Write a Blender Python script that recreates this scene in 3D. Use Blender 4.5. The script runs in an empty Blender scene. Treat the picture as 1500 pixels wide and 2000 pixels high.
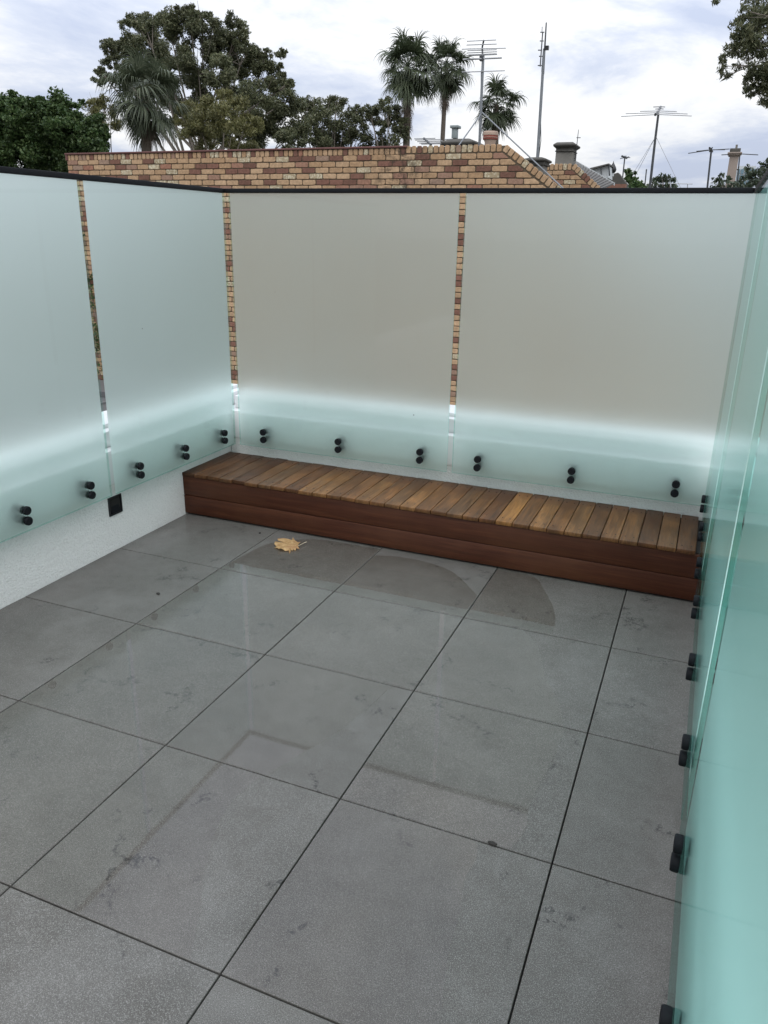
import bpy, bmesh, math, random
import numpy as np
from mathutils import Vector, Matrix
random.seed(7); RNG = np.random.default_rng(7)
S = bpy.context.scene; COL = S.collection
R = math.radians

# ------------------------------------------------------------------ camera
F_PX = 1513.0
CAM = np.array([1.970, -1.015, 1.512])
AX = np.array([[0.92445, 0.38101, 0.01850], [-0.14599, 0.30881, 0.93985], [-0.35256, 0.87161, -0.34025]])
_r = AX[0] / np.linalg.norm(AX[0]); _f = AX[2] - _r * (AX[2] @ _r); _f /= np.linalg.norm(_f); _u = np.cross(_r, _f)
_u = -_u if _u[2] < 0 else _u
cd = bpy.data.cameras.new('camera'); cam = bpy.data.objects.new('camera', cd); COL.objects.link(cam)
cd.sensor_fit = 'VERTICAL'; cd.sensor_height = 24.0; cd.lens = 24.0 * F_PX / 2000.0
cd.clip_start = 0.02; cd.clip_end = 3000
cam.matrix_world = Matrix(((_r[0], _u[0], -_f[0], CAM[0]), (_r[1], _u[1], -_f[1], CAM[1]), (_r[2], _u[2], -_f[2], CAM[2]), (0, 0, 0, 1)))
S.camera = cam

def at(u, v, y):
    """world point seen at photo pixel (u, v) on the vertical plane at distance y"""
    d = _r * (u - 750) / F_PX - _u * (v - 1000) / F_PX + _f
    return CAM + d * (y - CAM[1]) / d[1]
def ppm(y):                       # metres per photo pixel at distance y (level view)
    return (y - CAM[1]) * 1.03 / F_PX

# ------------------------------------------------------------------ world, sun, exposure
W = bpy.data.worlds.new('World'); S.world = W; W.use_nodes = True
nt = W.node_tree; N = nt.nodes; L = nt.links; N.clear()
SUN_EL, SUN_AZ = R(60), R(152)            # high behind the viewer, veiled by cloud
out = N.new('ShaderNodeOutputWorld'); bg = N.new('ShaderNodeBackground'); bg.inputs['Strength'].default_value = 0.1
sky = N.new('ShaderNodeTexSky'); sky.sky_type = 'NISHITA'; sky.sun_disc = False
sky.sun_elevation = SUN_EL; sky.sun_rotation = SUN_AZ; sky.air_density = 1.0; sky.dust_density = 2.0
tc = N.new('ShaderNodeTexCoord')
def wmath(op, a, b=None, c=None):
    n = N.new('ShaderNodeMath'); n.operation = op
    for i, x in enumerate((a, b, c)):
        if x is None: continue
        if isinstance(x, (int, float)): n.inputs[i].default_value = x
        else: L.new(x, n.inputs[i])
    return n.outputs[0]
sep = N.new('ShaderNodeSeparateXYZ'); L.new(tc.outputs['Generated'], sep.inputs[0])
zz = wmath('ADD', wmath('MAXIMUM', sep.outputs[2], 0.0), 0.16)
px_ = wmath('DIVIDE', sep.outputs[0], zz); py_ = wmath('DIVIDE', sep.outputs[1], zz)
cmb = N.new('ShaderNodeCombineXYZ'); L.new(px_, cmb.inputs[0]); L.new(py_, cmb.inputs[1])
mp = N.new('ShaderNodeMapping'); L.new(cmb.outputs[0], mp.inputs[0]); mp.inputs['Location'].default_value = (2.3, 0.4, 0); mp.inputs['Scale'].default_value = (1.0, 0.8, 1)
n1 = N.new('ShaderNodeTexNoise'); n1.inputs['Scale'].default_value = 0.95; n1.inputs['Detail'].default_value = 9; n1.inputs['Roughness'].default_value = 0.60; n1.inputs['Distortion'].default_value = 0.45
L.new(mp.outputs[0], n1.inputs['Vector'])
n2 = N.new('ShaderNodeTexNoise'); n2.inputs['Scale'].default_value = 2.4; n2.inputs['Detail'].default_value = 8; n2.inputs['Roughness'].default_value = 0.6; n2.inputs['Distortion'].default_value = 0.4
L.new(mp.outputs[0], n2.inputs['Vector'])
cl = wmath('ADD', wmath('MULTIPLY', n1.outputs[0], 0.72), wmath('MULTIPLY', n2.outputs[0], 0.28))
ramp = N.new('ShaderNodeValToRGB'); L.new(cl, ramp.inputs[0])
e = ramp.color_ramp.elements
e[0].position = 0.40; e[0].color = (4.0, 4.45, 5.6, 1)
e[1].position = 0.60; e[1].color = (7.7, 7.7, 7.7, 1)
m_ = e.new(0.465); m_.color = (5.0, 5.35, 6.2, 1)
m_ = e.new(0.52); m_.color = (6.5, 6.6, 6.85, 1)
mix = N.new('ShaderNodeMix'); mix.data_type = 'RGBA'; mix.inputs[0].default_value = 0.93
L.new(sky.outputs[0], mix.inputs[6]); L.new(ramp.outputs[0], mix.inputs[7])
zen = wmath('ADD', wmath('MULTIPLY', wmath('MAXIMUM', sep.outputs[2], 0.0), 1.5), 0.94)      # CIE-overcast-like rise from horizon to zenith
vm = N.new('ShaderNodeVectorMath'); vm.operation = 'SCALE'; L.new(mix.outputs[2], vm.inputs[0]); L.new(zen, vm.inputs['Scale'])
L.new(vm.outputs[0], bg.inputs['Color']); L.new(bg.outputs[0], out.inputs['Surface'])

sd = bpy.data.lights.new('sun', 'SUN'); sd.energy = 0.8; sd.angle = R(65); sd.color = (1.0, 0.97, 0.92)
so = bpy.data.objects.new('sun', sd); COL.objects.link(so)
sdir = Vector((math.sin(SUN_AZ) * math.cos(SUN_EL), math.cos(SUN_AZ) * math.cos(SUN_EL), math.sin(SUN_EL)))
so.rotation_euler = sdir.to_track_quat('Z', 'Y').to_euler(); so.location = (0, 0, 60)

S.view_settings.view_transform = 'Standard'; S.view_settings.look = 'None'
S.view_settings.exposure = 0.40; S.view_settings.gamma = 1.0; S.view_settings.use_curve_mapping = False
S.render.engine = 'CYCLES'
S.cycles.use_denoising = True
S.cycles.max_bounces = 20; S.cycles.diffuse_bounces = 6; S.cycles.glossy_bounces = 6; S.cycles.transmission_bounces = 16; S.cycles.transparent_max_bounces = 16

# ------------------------------------------------------------------ material helpers
class MT:
    def __init__(s, name):
        s.m = bpy.data.materials.new(name); s.m.use_nodes = True; s.t = s.m.node_tree
        s.t.nodes.clear(); s.out = s.n('ShaderNodeOutputMaterial')
    def n(s, kind, **kw):
        n = s.t.nodes.new(kind)
        for k, v in kw.items(): setattr(n, k, v)
        return n
    def link(s, a, b): s.t.links.new(a, b)
    def math(s, op, a, b=None, c=None, clamp=False):
        n = s.n('ShaderNodeMath', operation=op); n.use_clamp = clamp
        for i, x in enumerate((a, b, c)):
            if x is None: continue
            if isinstance(x, (int, float)): n.inputs[i].default_value = x
            else: s.link(x, n.inputs[i])
        return n.outputs[0]
    def coord(s, kind='Object'): return s.n('ShaderNodeTexCoord').outputs[kind]
    def pos(s): return s.n('ShaderNodeNewGeometry').outputs['Position']
    def rnd(s): return s.n('ShaderNodeObjectInfo').outputs['Random']
    def island(s): return s.n('ShaderNodeNewGeometry').outputs['Random Per Island']
    def mapping(s, vec, scale=(1, 1, 1), loc=(0, 0, 0), rot=(0, 0, 0)):
        n = s.n('ShaderNodeMapping'); s.link(vec, n.inputs[0])
        n.inputs['Scale'].default_value = scale; n.inputs['Location'].default_value = loc; n.inputs['Rotation'].default_value = rot
        return n.outputs[0]
    def offset(s, vec, k=37.0):                 # per-object shift so that no two pieces share a pattern
        r = s.rnd(); c = s.n('ShaderNodeCombineXYZ')
        s.link(s.math('MULTIPLY', r, k), c.inputs[0]); s.link(s.math('MULTIPLY', r, k * 1.7), c.inputs[1]); s.link(s.math('MULTIPLY', r, k * .6), c.inputs[2])
        a = s.n('ShaderNodeVectorMath', operation='ADD'); s.link(vec, a.inputs[0]); s.link(c.outputs[0], a.inputs[1]); return a.outputs[0]
    def noise(s, vec, scale, detail=4, rough=.55, dist=0.0):
        n = s.n('ShaderNodeTexNoise'); n.inputs['Scale'].default_value = scale; n.inputs['Detail'].default_value = detail
        n.inputs['Roughness'].default_value = rough; n.inputs['Distortion'].default_value = dist
        if vec is not None: s.link(vec, n.inputs['Vector'])
        return n.outputs[0]
    def ramp(s, fac, stops):
        n = s.n('ShaderNodeValToRGB'); s.link(fac, n.inputs[0]); el = n.color_ramp.elements
        while len(el) < len(stops): el.new(0.5)
        for q, (p, c) in zip(el, stops):
            q.position = p; q.color = (*c, 1) if not isinstance(c, (int, float)) else (c, c, c, 1)
        return n.outputs[0]
    def mixc(s, fac, a, b, mode='MIX'):
        n = s.n('ShaderNodeMix', data_type='RGBA', blend_type=mode)
        for i, x in ((0, fac), (6, a), (7, b)):
            if isinstance(x, (int, float)): n.inputs[i].default_value = x
            elif isinstance(x, tuple): n.inputs[i].default_value = (*x, 1)
            else: s.link(x, n.inputs[i])
        return n.outputs[2]
    def bump(s, h, strength=.3, dist=.002):
        n = s.n('ShaderNodeBump'); n.inputs['Strength'].default_value = strength; n.inputs['Distance'].default_value = dist
        s.link(h, n.inputs['Height']); return n.outputs[0]
    def bsdf(s, color, rough=.6, metal=0.0, normal=None, spec=.5, **kw):
        n = s.n('ShaderNodeBsdfPrincipled')
        for k, v in (('Base Color', color), ('Roughness', rough), ('Metallic', metal), ('Specular IOR Level', spec), *kw.items()):
            if isinstance(v, (int, float)): n.inputs[k].default_value = v
            elif isinstance(v, tuple): n.inputs[k].default_value = (*v, 1) if len(v) == 3 else v
            else: s.link(v, n.inputs[k])
        if normal is not None: s.link(normal, n.inputs['Normal'])
        return n.outputs[0]
    def thin_fresnel(s, ior):                   # Fresnel of a thin sheet: the same from either side
        bf = s.n('ShaderNodeNewGeometry').outputs['Backfacing']; f = s.n('ShaderNodeFresnel')
        s.link(s.math('ADD', ior, s.math('MULTIPLY', bf, 1.0 / ior - ior)), f.inputs['IOR']); return f.outputs[0]
    def done(s, sh): s.link(sh, s.out.inputs['Surface']); return s.m

def simple(name, col, rough=.6, metal=0., var=.12, scale=8., spec=.5, bump=0., bscale=60):
    t = MT(name); v = t.offset(t.coord()); nz = t.noise(v, scale, 5)
    c = t.mixc(nz, tuple(max(0, x * (1 - var)) for x in col), tuple(min(1, x * (1 + var)) for x in col))
    nm = t.bump(t.noise(v, bscale, 3), bump, .003) if bump else None
    return t.done(t.bsdf(c, rough, metal, nm, spec))

# ------------------------------------------------------------------ mesh helpers
class MB:
    def __init__(s): s.v = []; s.f = []; s.mi = []
    def add(s, vs, fs, mi=0):
        o = len(s.v); s.v += [tuple(map(float, q)) for q in vs]; s.f += [tuple(i + o for i in q) for q in fs]; s.mi += [mi] * len(fs)
    def box(s, a, b, mi=0, faces='xXyYzZ'):
        (x0, y0, z0), (x1, y1, z1) = a, b
        vs = [(x0, y0, z0), (x1, y0, z0), (x1, y1, z0), (x0, y1, z0), (x0, y0, z1), (x1, y0, z1), (x1, y1, z1), (x0, y1, z1)]
        F = {'z': (0, 3, 2, 1), 'Z': (4, 5, 6, 7), 'y': (0, 1, 5, 4), 'X': (1, 2, 6, 5), 'Y': (2, 3, 7, 6), 'x': (3, 0, 4, 7)}
        s.add(vs, [F[k] for k in faces], mi)
    def tube(s, pts, rad, n=6, caps=True, mi=0):
        pts = [np.array(p, float) for p in pts]
        rad = [rad] * len(pts) if isinstance(rad, (int, float)) else rad
        base = len(s.v); up = None
        for i, p in enumerate(pts):
            d = pts[min(i + 1, len(pts) - 1)] - pts[max(i - 1, 0)]; d = d / (np.linalg.norm(d) + 1e-12)
            if up is None:
                up = np.array([0, 0, 1.]) if abs(d[2]) < .9 else np.array([1., 0, 0])
            a = np.cross(d, up); a /= np.linalg.norm(a) + 1e-12; up = np.cross(a, d)
            for k in range(n):
                t = 2 * math.pi * k / n; s.v.append(tuple(p + rad[i] * (a * math.cos(t) + up * math.sin(t))))
        for i in range(len(pts) - 1):
            for k in range(n):
                a0 = base + i * n + k; a1 = base + i * n + (k + 1) % n
                s.f.append((a0, a1, a1 + n, a0 + n)); s.mi.append(mi)
        if caps:
            s.f.append(tuple(base + k for k in range(n))[::-1]); s.mi.append(mi)
            e_ = base + (len(pts) - 1) * n; s.f.append(tuple(e_ + k for k in range(n))); s.mi.append(mi)
    def lathe(s, prof, c, axis, n=24, mi=0):
        """prof: [(r, h)...] revolved round the axis through c"""
        ax = np.array(axis, float); ax /= np.linalg.norm(ax)
        t = np.array([0, 0, 1.]) if abs(ax[2]) < .9 else np.array([1., 0, 0])
        a = np.cross(ax, t); a /= np.linalg.norm(a); b = np.cross(ax, a); base = len(s.v); c = np.array(c, float)
        for r, h in prof:
            for k in range(n):
                q = 2 * math.pi * k / n; s.v.append(tuple(c + ax * h + r * (a * math.cos(q) + b * math.sin(q))))
        for i in range(len(prof) - 1):
            for k in range(n):
                a0 = base + i * n + k; a1 = base + i * n + (k + 1) % n
                s.f.append((a0, a1, a1 + n, a0 + n)); s.mi.append(mi)
        s.f.append(tuple(base + k for k in range(n))[::-1]); s.mi.append(mi)
        e_ = base + (len(prof) - 1) * n; s.f.append(tuple(e_ + k for k in range(n))); s.mi.append(mi)
    def mesh(s, name, mats, smooth=False, fixn=True):
        me = bpy.data.meshes.new(name); me.from_pydata(s.v, [], s.f)
        for m in (mats if isinstance(mats, (list, tuple)) else [mats]): me.materials.append(m)
        if any(s.mi): me.polygons.foreach_set('material_index', s.mi)
        if fixn:
            bm = bmesh.new(); bm.from_mesh(me); bmesh.ops.recalc_face_normals(bm, faces=bm.faces); bm.to_mesh(me); bm.free()
        if smooth:
            me.polygons.foreach_set('use_smooth', [True] * len(me.polygons)); me.set_sharp_from_angle(angle=R(35))
        me.update(); return me
    def build(s, name, mats, parent=None, smooth=False, loc=None, fixn=True):
        return link(name, s.mesh(name, mats, smooth, fixn), parent, loc)
def link(name, me, parent=None, loc=None):
    o = bpy.data.objects.new(name, me); COL.objects.link(o)
    if parent is not None: o.parent = parent
    if loc is not None: o.location = loc
    return o
def bevel(o, w, seg=2):
    bm = bmesh.new(); bm.from_mesh(o.data); bmesh.ops.bevel(bm, geom=list(bm.edges), offset=w, segments=seg, affect='EDGES', profile=.5, clamp_overlap=True)
    bm.to_mesh(o.data); bm.free(); o.data.polygons.foreach_set('use_smooth', [True] * len(o.data.polygons)); o.data.set_sharp_from_angle(angle=R(50)); return o
def tag(o, label=None, cat=None, group=None, kind=None):
    for k, v in (('label', label), ('category', cat), ('group', group), ('kind', kind)):
        if v: o[k] = v
    return o
def thing(name, loc, label, cat, group=None):
    o = bpy.data.objects.new(name, None); COL.objects.link(o); o.location = loc; o.empty_display_size = .1
    return tag(o, label, cat, group)
def copy_tree(o, parent=None):
    c = o.copy(); COL.objects.link(c)
    if parent is not None: c.parent = parent
    for ch in list(o.children): copy_tree(ch, c)
    return c

# ------------------------------------------------------------------ materials
def tile_material():
    t = MT('porcelain_tile'); p = t.offset(t.coord(), 91.0)
    big = t.noise(p, 3.2, 6, .6, .6); mid = t.noise(p, 17, 5, .65); fine = t.noise(p, 420, 2, .7); spk = t.noise(p, 150, 3, .8)
    c = t.ramp(big, [(.3, (.096, .093, .084)), (.5, (.119, .115, .105)), (.72, (.142, .138, .127))])
    c = t.mixc(t.ramp(mid, [(.35, 0.0), (.7, 1.0)]), c, t.mixc(1.0, c, (.82, .80, .78), 'MULTIPLY'))
    c = t.mixc(t.ramp(fine, [(.38, 0.7), (.5, 0.0)]), c, (.055, .052, .048))
    c = t.mixc(t.ramp(fine, [(.55, 0.0), (.65, .65)]), c, (.27, .265, .255))
    c = t.mixc(t.ramp(spk, [(.27, .8), (.33, 0.0)]), c, (.05, .046, .042))
    # ink-dark broken veins printed on the slab
    warp = t.n('ShaderNodeTexNoise'); warp.inputs['Scale'].default_value = 9; warp.inputs['Detail'].default_value = 6; warp.inputs['Roughness'].default_value = .7; t.link(p, warp.inputs['Vector'])
    sub = t.n('ShaderNodeVectorMath', operation='SUBTRACT'); t.link(warp.outputs['Color'], sub.inputs[0]); sub.inputs[1].default_value = (.5, .5, .5)
    sc = t.n('ShaderNodeVectorMath', operation='SCALE'); t.link(sub.outputs[0], sc.inputs[0]); sc.inputs['Scale'].default_value = .28
    ad = t.n('ShaderNodeVectorMath', operation='ADD'); t.link(p, ad.inputs[0]); t.link(sc.outputs[0], ad.inputs[1])
    vo = t.n('ShaderNodeTexVoronoi', feature='DISTANCE_TO_EDGE'); vo.inputs['Scale'].default_value = 2.3; t.link(ad.outputs[0], vo.inputs['Vector'])
    line = t.ramp(vo.outputs['Distance'], [(.0, 1.0), (.010, .8), (.026, 0.0)])
    mask = t.ramp(t.noise(p, 4.3, 3, .6, 1.0), [(.53, 0.0), (.60, 1.0)])
    brk = t.ramp(t.noise(p, 75, 3, .7), [(.42, 0.0), (.55, 1.0)])
    v = t.math('MULTIPLY', t.math('MULTIPLY', line, mask), brk)
    c = t.mixc(t.math('MULTIPLY', v, .9), c, (.030, .029, .028))
    # dried drip edges, paler lime bloom
    wp = t.pos(); bloom = t.ramp(t.noise(wp, 1.6, 4, .5, .8), [(.52, 0.0), (.64, 1.0)])
    c = t.mixc(t.math('MULTIPLY', bloom, .08), c, (.30, .30, .295))
    rough = t.math('ADD', t.math('MULTIPLY', mid, .16), .25)
    nm = t.bump(t.math('ADD', fine, t.math('MULTIPLY', spk, .6)), .12, .0008)
    return t.done(t.bsdf(c, rough, 0, nm, .22))
M = {}
M['tile'] = tile_material()
M['grout'] = simple('joint_bed', (.018, .017, .016), .9)

def film_material():
    t = MT('water_film'); p = t.pos()
    fr = t.thin_fresnel(1.45)
    nm = t.bump(t.noise(p, 5.5, 2, .5), .012, .01)
    g = t.n('ShaderNodeBsdfGlossy'); g.inputs['Roughness'].default_value = .035; t.link(nm, g.inputs['Normal'])
    tr = t.n('ShaderNodeBsdfTransparent'); tr.inputs['Color'].default_value = (.91, .895, .875, 1)
    m = t.n('ShaderNodeMixShader'); t.link(fr, m.inputs[0]); t.link(tr.outputs[0], m.inputs[1]); t.link(g.outputs[0], m.inputs[2])
    return t.done(m.outputs[0])
M['film'] = film_material()

def render_material(name, col, grain=1.0):
    t = MT(name); p = t.pos(); n1_ = t.noise(p, 130, 3, .7); n2_ = t.noise(p, 2.5, 5, .6); n3 = t.noise(p, 70, 3, .6)
    c = t.mixc(n2_, tuple(x * .9 for x in col), tuple(min(1, x * 1.05) for x in col))
    c = t.mixc(t.ramp(n1_, [(.35, .35), (.5, 0.)]), c, tuple(x * .72 for x in col))
    h = t.math('ADD', n1_, t.math('MULTIPLY', n3, .8))
    return t.done(t.bsdf(c, .85, 0, t.bump(h, .9 * grain, .006), .3))
M['stucco'] = render_material('white_render', (.74, .74, .72))
M['flash'] = simple('white_painted_flashing', (.80, .81, .81), .42, 0, .04, 6)
M['black'] = simple('black_powdercoat', (.009, .010, .012), .6, 0, .15, 30, .12, .1, 400)
M['anod'] = simple('black_anodised', (.010, .011, .013), .33, 0, .2, 30, .5)

def glass_pair(tagname, ior, gloss, milk, front_tint, graze_tint):
    """polished inner face over an acid-etched outer face"""
    t = MT('polished_glass' + tagname); g = t.n('ShaderNodeBsdfGlossy'); g.inputs['Roughness'].default_value = gloss
    fr = t.thin_fresnel(ior); tr = t.n('ShaderNodeBsdfTransparent')
    lw = t.n('ShaderNodeLayerWeight'); lw.inputs['Blend'].default_value = .5
    t.link(t.mixc(t.math('POWER', lw.outputs['Facing'], 3.0), front_tint, graze_tint), tr.inputs['Color'])
    mx = t.n('ShaderNodeMixShader'); t.link(fr, mx.inputs[0]); t.link(tr.outputs[0], mx.inputs[1]); t.link(g.outputs[0], mx.inputs[2])
    front = t.done(mx.outputs[0])
    t = MT('etched_glass' + tagname); p = t.pos()
    g = t.n('ShaderNodeBsdfRefraction'); g.inputs['Roughness'].default_value = .44; g.inputs['IOR'].default_value = .70
    gw = t.n('ShaderNodeBsdfRefraction'); gw.inputs['Roughness'].default_value = .92; gw.inputs['IOR'].default_value = .70      # wide skirt of the etch
    gm = t.n('ShaderNodeBsdfRefraction'); gm.inputs['Roughness'].default_value = .70; gm.inputs['IOR'].default_value = .70
    ma = t.n('ShaderNodeMixShader'); ma.inputs[0].default_value = .60; t.link(g.outputs[0], ma.inputs[1]); t.link(gm.outputs[0], ma.inputs[2])
    m0 = t.n('ShaderNodeMixShader'); m0.inputs[0].default_value = .30; t.link(ma.outputs[0], m0.inputs[1]); t.link(gw.outputs[0], m0.inputs[2])
    # stray insect specks and a faint film of dust
    vo = t.n('ShaderNodeTexVoronoi'); vo.inputs['Scale'].default_value = 5.2; t.link(p, vo.inputs['Vector'])
    sp = t.math('MULTIPLY', t.math('LESS_THAN', vo.outputs['Distance'], .016), t.math('GREATER_THAN', t.noise(p, 1.1, 2), .50))
    dust = t.ramp(t.noise(t.mapping(p, (2.2, 2.2, .7)), 1.0, 5, .6), [(.3, milk * .92), (.7, milk * 1.08)])
    tl = t.n('ShaderNodeBsdfTranslucent'); t.link(t.mixc(sp, (.95, .95, .95), (.03, .03, .03)), tl.inputs[0])
    df = t.n('ShaderNodeBsdfDiffuse'); t.link(t.mixc(sp, (.80, .90, .88), (.02, .02, .02)), df.inputs[0])
    m1 = t.n('ShaderNodeMixShader'); m1.inputs[0].default_value = .25; t.link(tl.outputs[0], m1.inputs[1]); t.link(df.outputs[0], m1.inputs[2])
    m2 = t.n('ShaderNodeMixShader'); t.link(t.math('MAXIMUM', dust, sp), m2.inputs[0]); t.link(m0.outputs[0], m2.inputs[1]); t.link(m1.outputs[0], m2.inputs[2])
    return front, t.done(m2.outputs[0])
M['glass'], M['etched'] = glass_pair('', 1.33, 0.0, .26, (.86, .965, .935), (.42, .92, .84))
M['glass_right'], M['etched_right'] = glass_pair('_right', 1.20, .10, .58, (.72, .95, .90), (.40, .90, .82))  # milkier, greener copy for the right-side panes, with a rougher front face

def deck_material():
    t = MT('weathered_deck_board'); o = t.coord(); p = t.offset(o, 53.0)
    g1 = t.noise(t.mapping(p, (60, 3.2, 20)), 1.0, 6, .65, .9); g2 = t.noise(t.mapping(p, (260, 9, 60)), 1.0, 4, .7)
    blot = t.noise(t.mapping(p, (7, 2.6, 6)), 1.0, 4, .6, .8)
    ci = t.n('ShaderNodeObjectInfo').outputs['Color']
    c = t.mixc(t.ramp(g1, [(.32, 0.0), (.68, 1.0)]), t.mixc(1.0, ci, (.48, .43, .38), 'MULTIPLY'), t.mixc(1.0, ci, (1.38, 1.34, 1.28), 'MULTIPLY'))
    gold = t.noise(t.mapping(p, (9, 2.2, 6), (3.1, 0, 0)), 1.0, 4, .6, .6)
    c = t.mixc(t.ramp(gold, [(.53, 0.0), (.68, .6)]), c, t.mixc(1.0, ci, (1.95, 1.80, 1.50), 'MULTIPLY'))
    c = t.mixc(t.ramp(g2, [(.40, .55), (.52, 0.0)]), c, t.mixc(1.0, c, (.45, .42, .40), 'MULTIPLY'))
    c = t.mixc(t.ramp(blot, [(.50, 0.0), (.66, .75)]), c, t.mixc(1.0, ci, (.50, .47, .46), 'MULTIPLY'))
    # damp stain towards the glass side
    s_ = t.n('ShaderNodeSeparateXYZ'); t.link(o, s_.inputs[0])
    edge = t.math('ADD', s_.outputs[1], t.math('MULTIPLY', t.math('SUBTRACT', t.noise(p, 9, 3), .5), .22))
    edge = t.math('ADD', edge, t.math('MULTIPLY', t.math('SUBTRACT', t.rnd(), .5), .16))
    c = t.mixc(t.ramp(edge, [(.30, 0.0), (.335, .62)]), c, t.mixc(1.0, ci, (.56, .47, .40), 'MULTIPLY'))
    return t.done(t.bsdf(c, t.math('ADD', t.math('MULTIPLY', g1, .2), .38), 0, t.bump(t.math('ADD', g1, g2), .35, .0012), .3))
M['deck'] = deck_material()
def fascia_material():
    t = MT('oiled_merbau'); p = t.offset(t.coord(), 19.0)
    g1 = t.noise(t.mapping(p, (1.6, 30, 55)), 1.0, 6, .65, .8); g2 = t.noise(t.mapping(p, (6, 120, 220)), 1.0, 4, .7); b = t.noise(p, 2.2, 4)
    c = t.ramp(g1, [(.3, (.036, .011, .0055)), (.55, (.063, .020, .0095)), (.78, (.098, .034, .015))])
    c = t.mixc(t.ramp(g2, [(.42, .45), (.54, 0.0)]), c, (.028, .008, .004))
    c = t.mixc(t.ramp(b, [(.45, 0.0), (.68, .5)]), c, (.090, .036, .017))
    return t.done(t.bsdf(c, .5, 0, t.bump(g1, .2, .001), .22))
M['fascia'] = fascia_material()
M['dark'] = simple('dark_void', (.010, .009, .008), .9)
M['screw'] = simple('screw_head', (.03, .025, .022), .5, .4)

def brick_material(name, a, b, speck=None, sp_amt=0.0, rough=.85):
    t = MT(name); p = t.offset(t.coord(), 71.0); wp = t.pos()
    c = t.mixc(t.rnd(), a, b)
    r2 = t.n('ShaderNodeNewGeometry').outputs['Random Per Island']
    c = t.mixc(1.0, c, t.ramp(r2, [(0., .82), (1., 1.14)]), 'MULTIPLY')
    n_ = t.noise(p, 26, 5, .65); c = t.mixc(1.0, c, t.ramp(n_, [(.3, .72), (.7, 1.18)]), 'MULTIPLY')
    if speck: c = t.mixc(t.ramp(t.noise(p, 34, 4, .7), [(.48, 0.0), (.60, sp_amt)]), c, speck)
    # soot run below the end of the red capping
    sx = t.n('ShaderNodeSeparateXYZ'); t.link(wp, sx.inputs[0])
    d = t.math('ABSOLUTE', t.math('ADD', sx.outputs[0], 2.75)); g_ = t.math('SUBTRACT', 1.0, t.math('DIVIDE', d, .75), clamp=True)
    st = t.math('MULTIPLY', g_, t.ramp(t.noise(wp, 7, 4, .7), [(.46, 0.0), (.62, 1.0)]))
    c = t.mixc(t.math('MULTIPLY', st, .85), c, (.035, .028, .022))
    return t.done(t.bsdf(c, rough, 0, t.bump(t.noise(p, 90, 4, .7), .5, .004), .25))
BR = [brick_material('tan_brick', (.365, .235, .135), (.46, .315, .195)),
      brick_material('plum_brick', (.15, .078, .056), (.215, .108, .078)),
      brick_material('lichen_brick', (.32, .25, .155), (.42, .335, .22), (.62, .58, .44), .75),
      brick_material('orange_brick', (.30, .15, .10), (.29, .20, .145))]
t = MT('dark_mortar'); nn_ = t.noise(t.pos(), 40, 4, .7)
M['mortar'] = t.done(t.bsdf(t.mixc(nn_, (.055, .042, .030), (.16, .125, .085)), .95, 0, t.bump(nn_, .5, .004), .2))
M['redcap'] = simple('dark_red_capping', (.115, .045, .038), .6, 0, .2, 6)
M['slate'] = simple('weathered_slate', (.095, .092, .086), .75, 0, .35, 7, .3, .5, 30)
M['metalroof'] = simple('grey_steel_roof', (.095, .097, .10), .5, 0, .12, 2)
M['steel'] = simple('galvanised_steel', (.19, .205, .22), .5, .4, .25, 14)
M['dsteel'] = simple('dark_steel', (.06, .065, .07), .5, .4, .25, 14)
M['alu'] = simple('weathered_aluminium', (.32, .33, .34), .45, .6, .2, 20)
M['cement'] = simple('weathered_cement', (.165, .158, .142), .9, 0, .45, 5, .2, .6, 26)
M['dcement'] = simple('lichened_dark_cement', (.085, .082, .074), .9, 0, .5, 7, .2, .7, 22)
M['pinkrender'] = simple('grey_brown_render', (.27, .225, .195), .9, 0, .12, 2.5, .2, .4, 20)
M['flue'] = simple('grey_green_painted_flue', (.23, .27, .27), .55, 0, .2, 6)
M['pot'] = simple('cream_chimney_pot', (.44, .33, .26), .8, 0, .2, 9)
M['potband'] = simple('red_pot_band', (.24, .065, .045), .7, 0, .2, 9)
M['redbrickfar'] = simple('far_red_brick', (.20, .10, .07), .9, 0, .3, 6)
M['bluepanel'] = simple('office_glazing', (.12, .20, .25), .15, 0, .25, .3)
M['paleconc'] = simple('pale_concrete', (.50, .53, .54), .8)
M['ground'] = simple('suburb_ground', (.09, .095, .075), .95, 0, .4, .05)
M['housewall'] = render_material('house_render', (.62, .61, .58), .5)

def leaf_material(name, cols, trans=.25, rough=.5):
    t = MT(name); r = t.island(); wp = t.pos()
    c = t.ramp(r, [(i / (len(cols) - 1), q) for i, q in enumerate(cols)])
    n_ = t.noise(wp, .55, 3, .6); c = t.mixc(1.0, c, t.ramp(n_, [(.3, .70), (.7, 1.28)]), 'MULTIPLY')
    b = t.bsdf(c, rough, 0, None, .35); tl = t.n('ShaderNodeBsdfTranslucent'); t.link(c, tl.inputs['Color'])
    m = t.n('ShaderNodeMixShader'); m.inputs[0].default_value = trans; t.link(b, m.inputs[1]); t.link(tl.outputs[0], m.inputs[2])
    return t.done(m.outputs[0])
M['gum'] = leaf_material('gum_leaf', [(.055, .068, .034), (.085, .098, .050), (.12, .13, .068), (.17, .17, .095)])
M['olive'] = leaf_material('olive_leaf', [(.085, .092, .032), (.12, .122, .045), (.16, .155, .06), (.20, .185, .085)])
M['green'] = leaf_material('broad_green_leaf', [(.026, .055, .018), (.048, .088, .028), (.072, .118, .038), (.105, .145, .055)])
M['shrub'] = leaf_material('shrub_leaf', [(.030, .045, .026), (.050, .070, .042), (.085, .10, .07)])
M['frond'] = leaf_material('palm_frond', [(.042, .058, .030), (.065, .084, .044), (.10, .115, .066)], .2)
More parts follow.
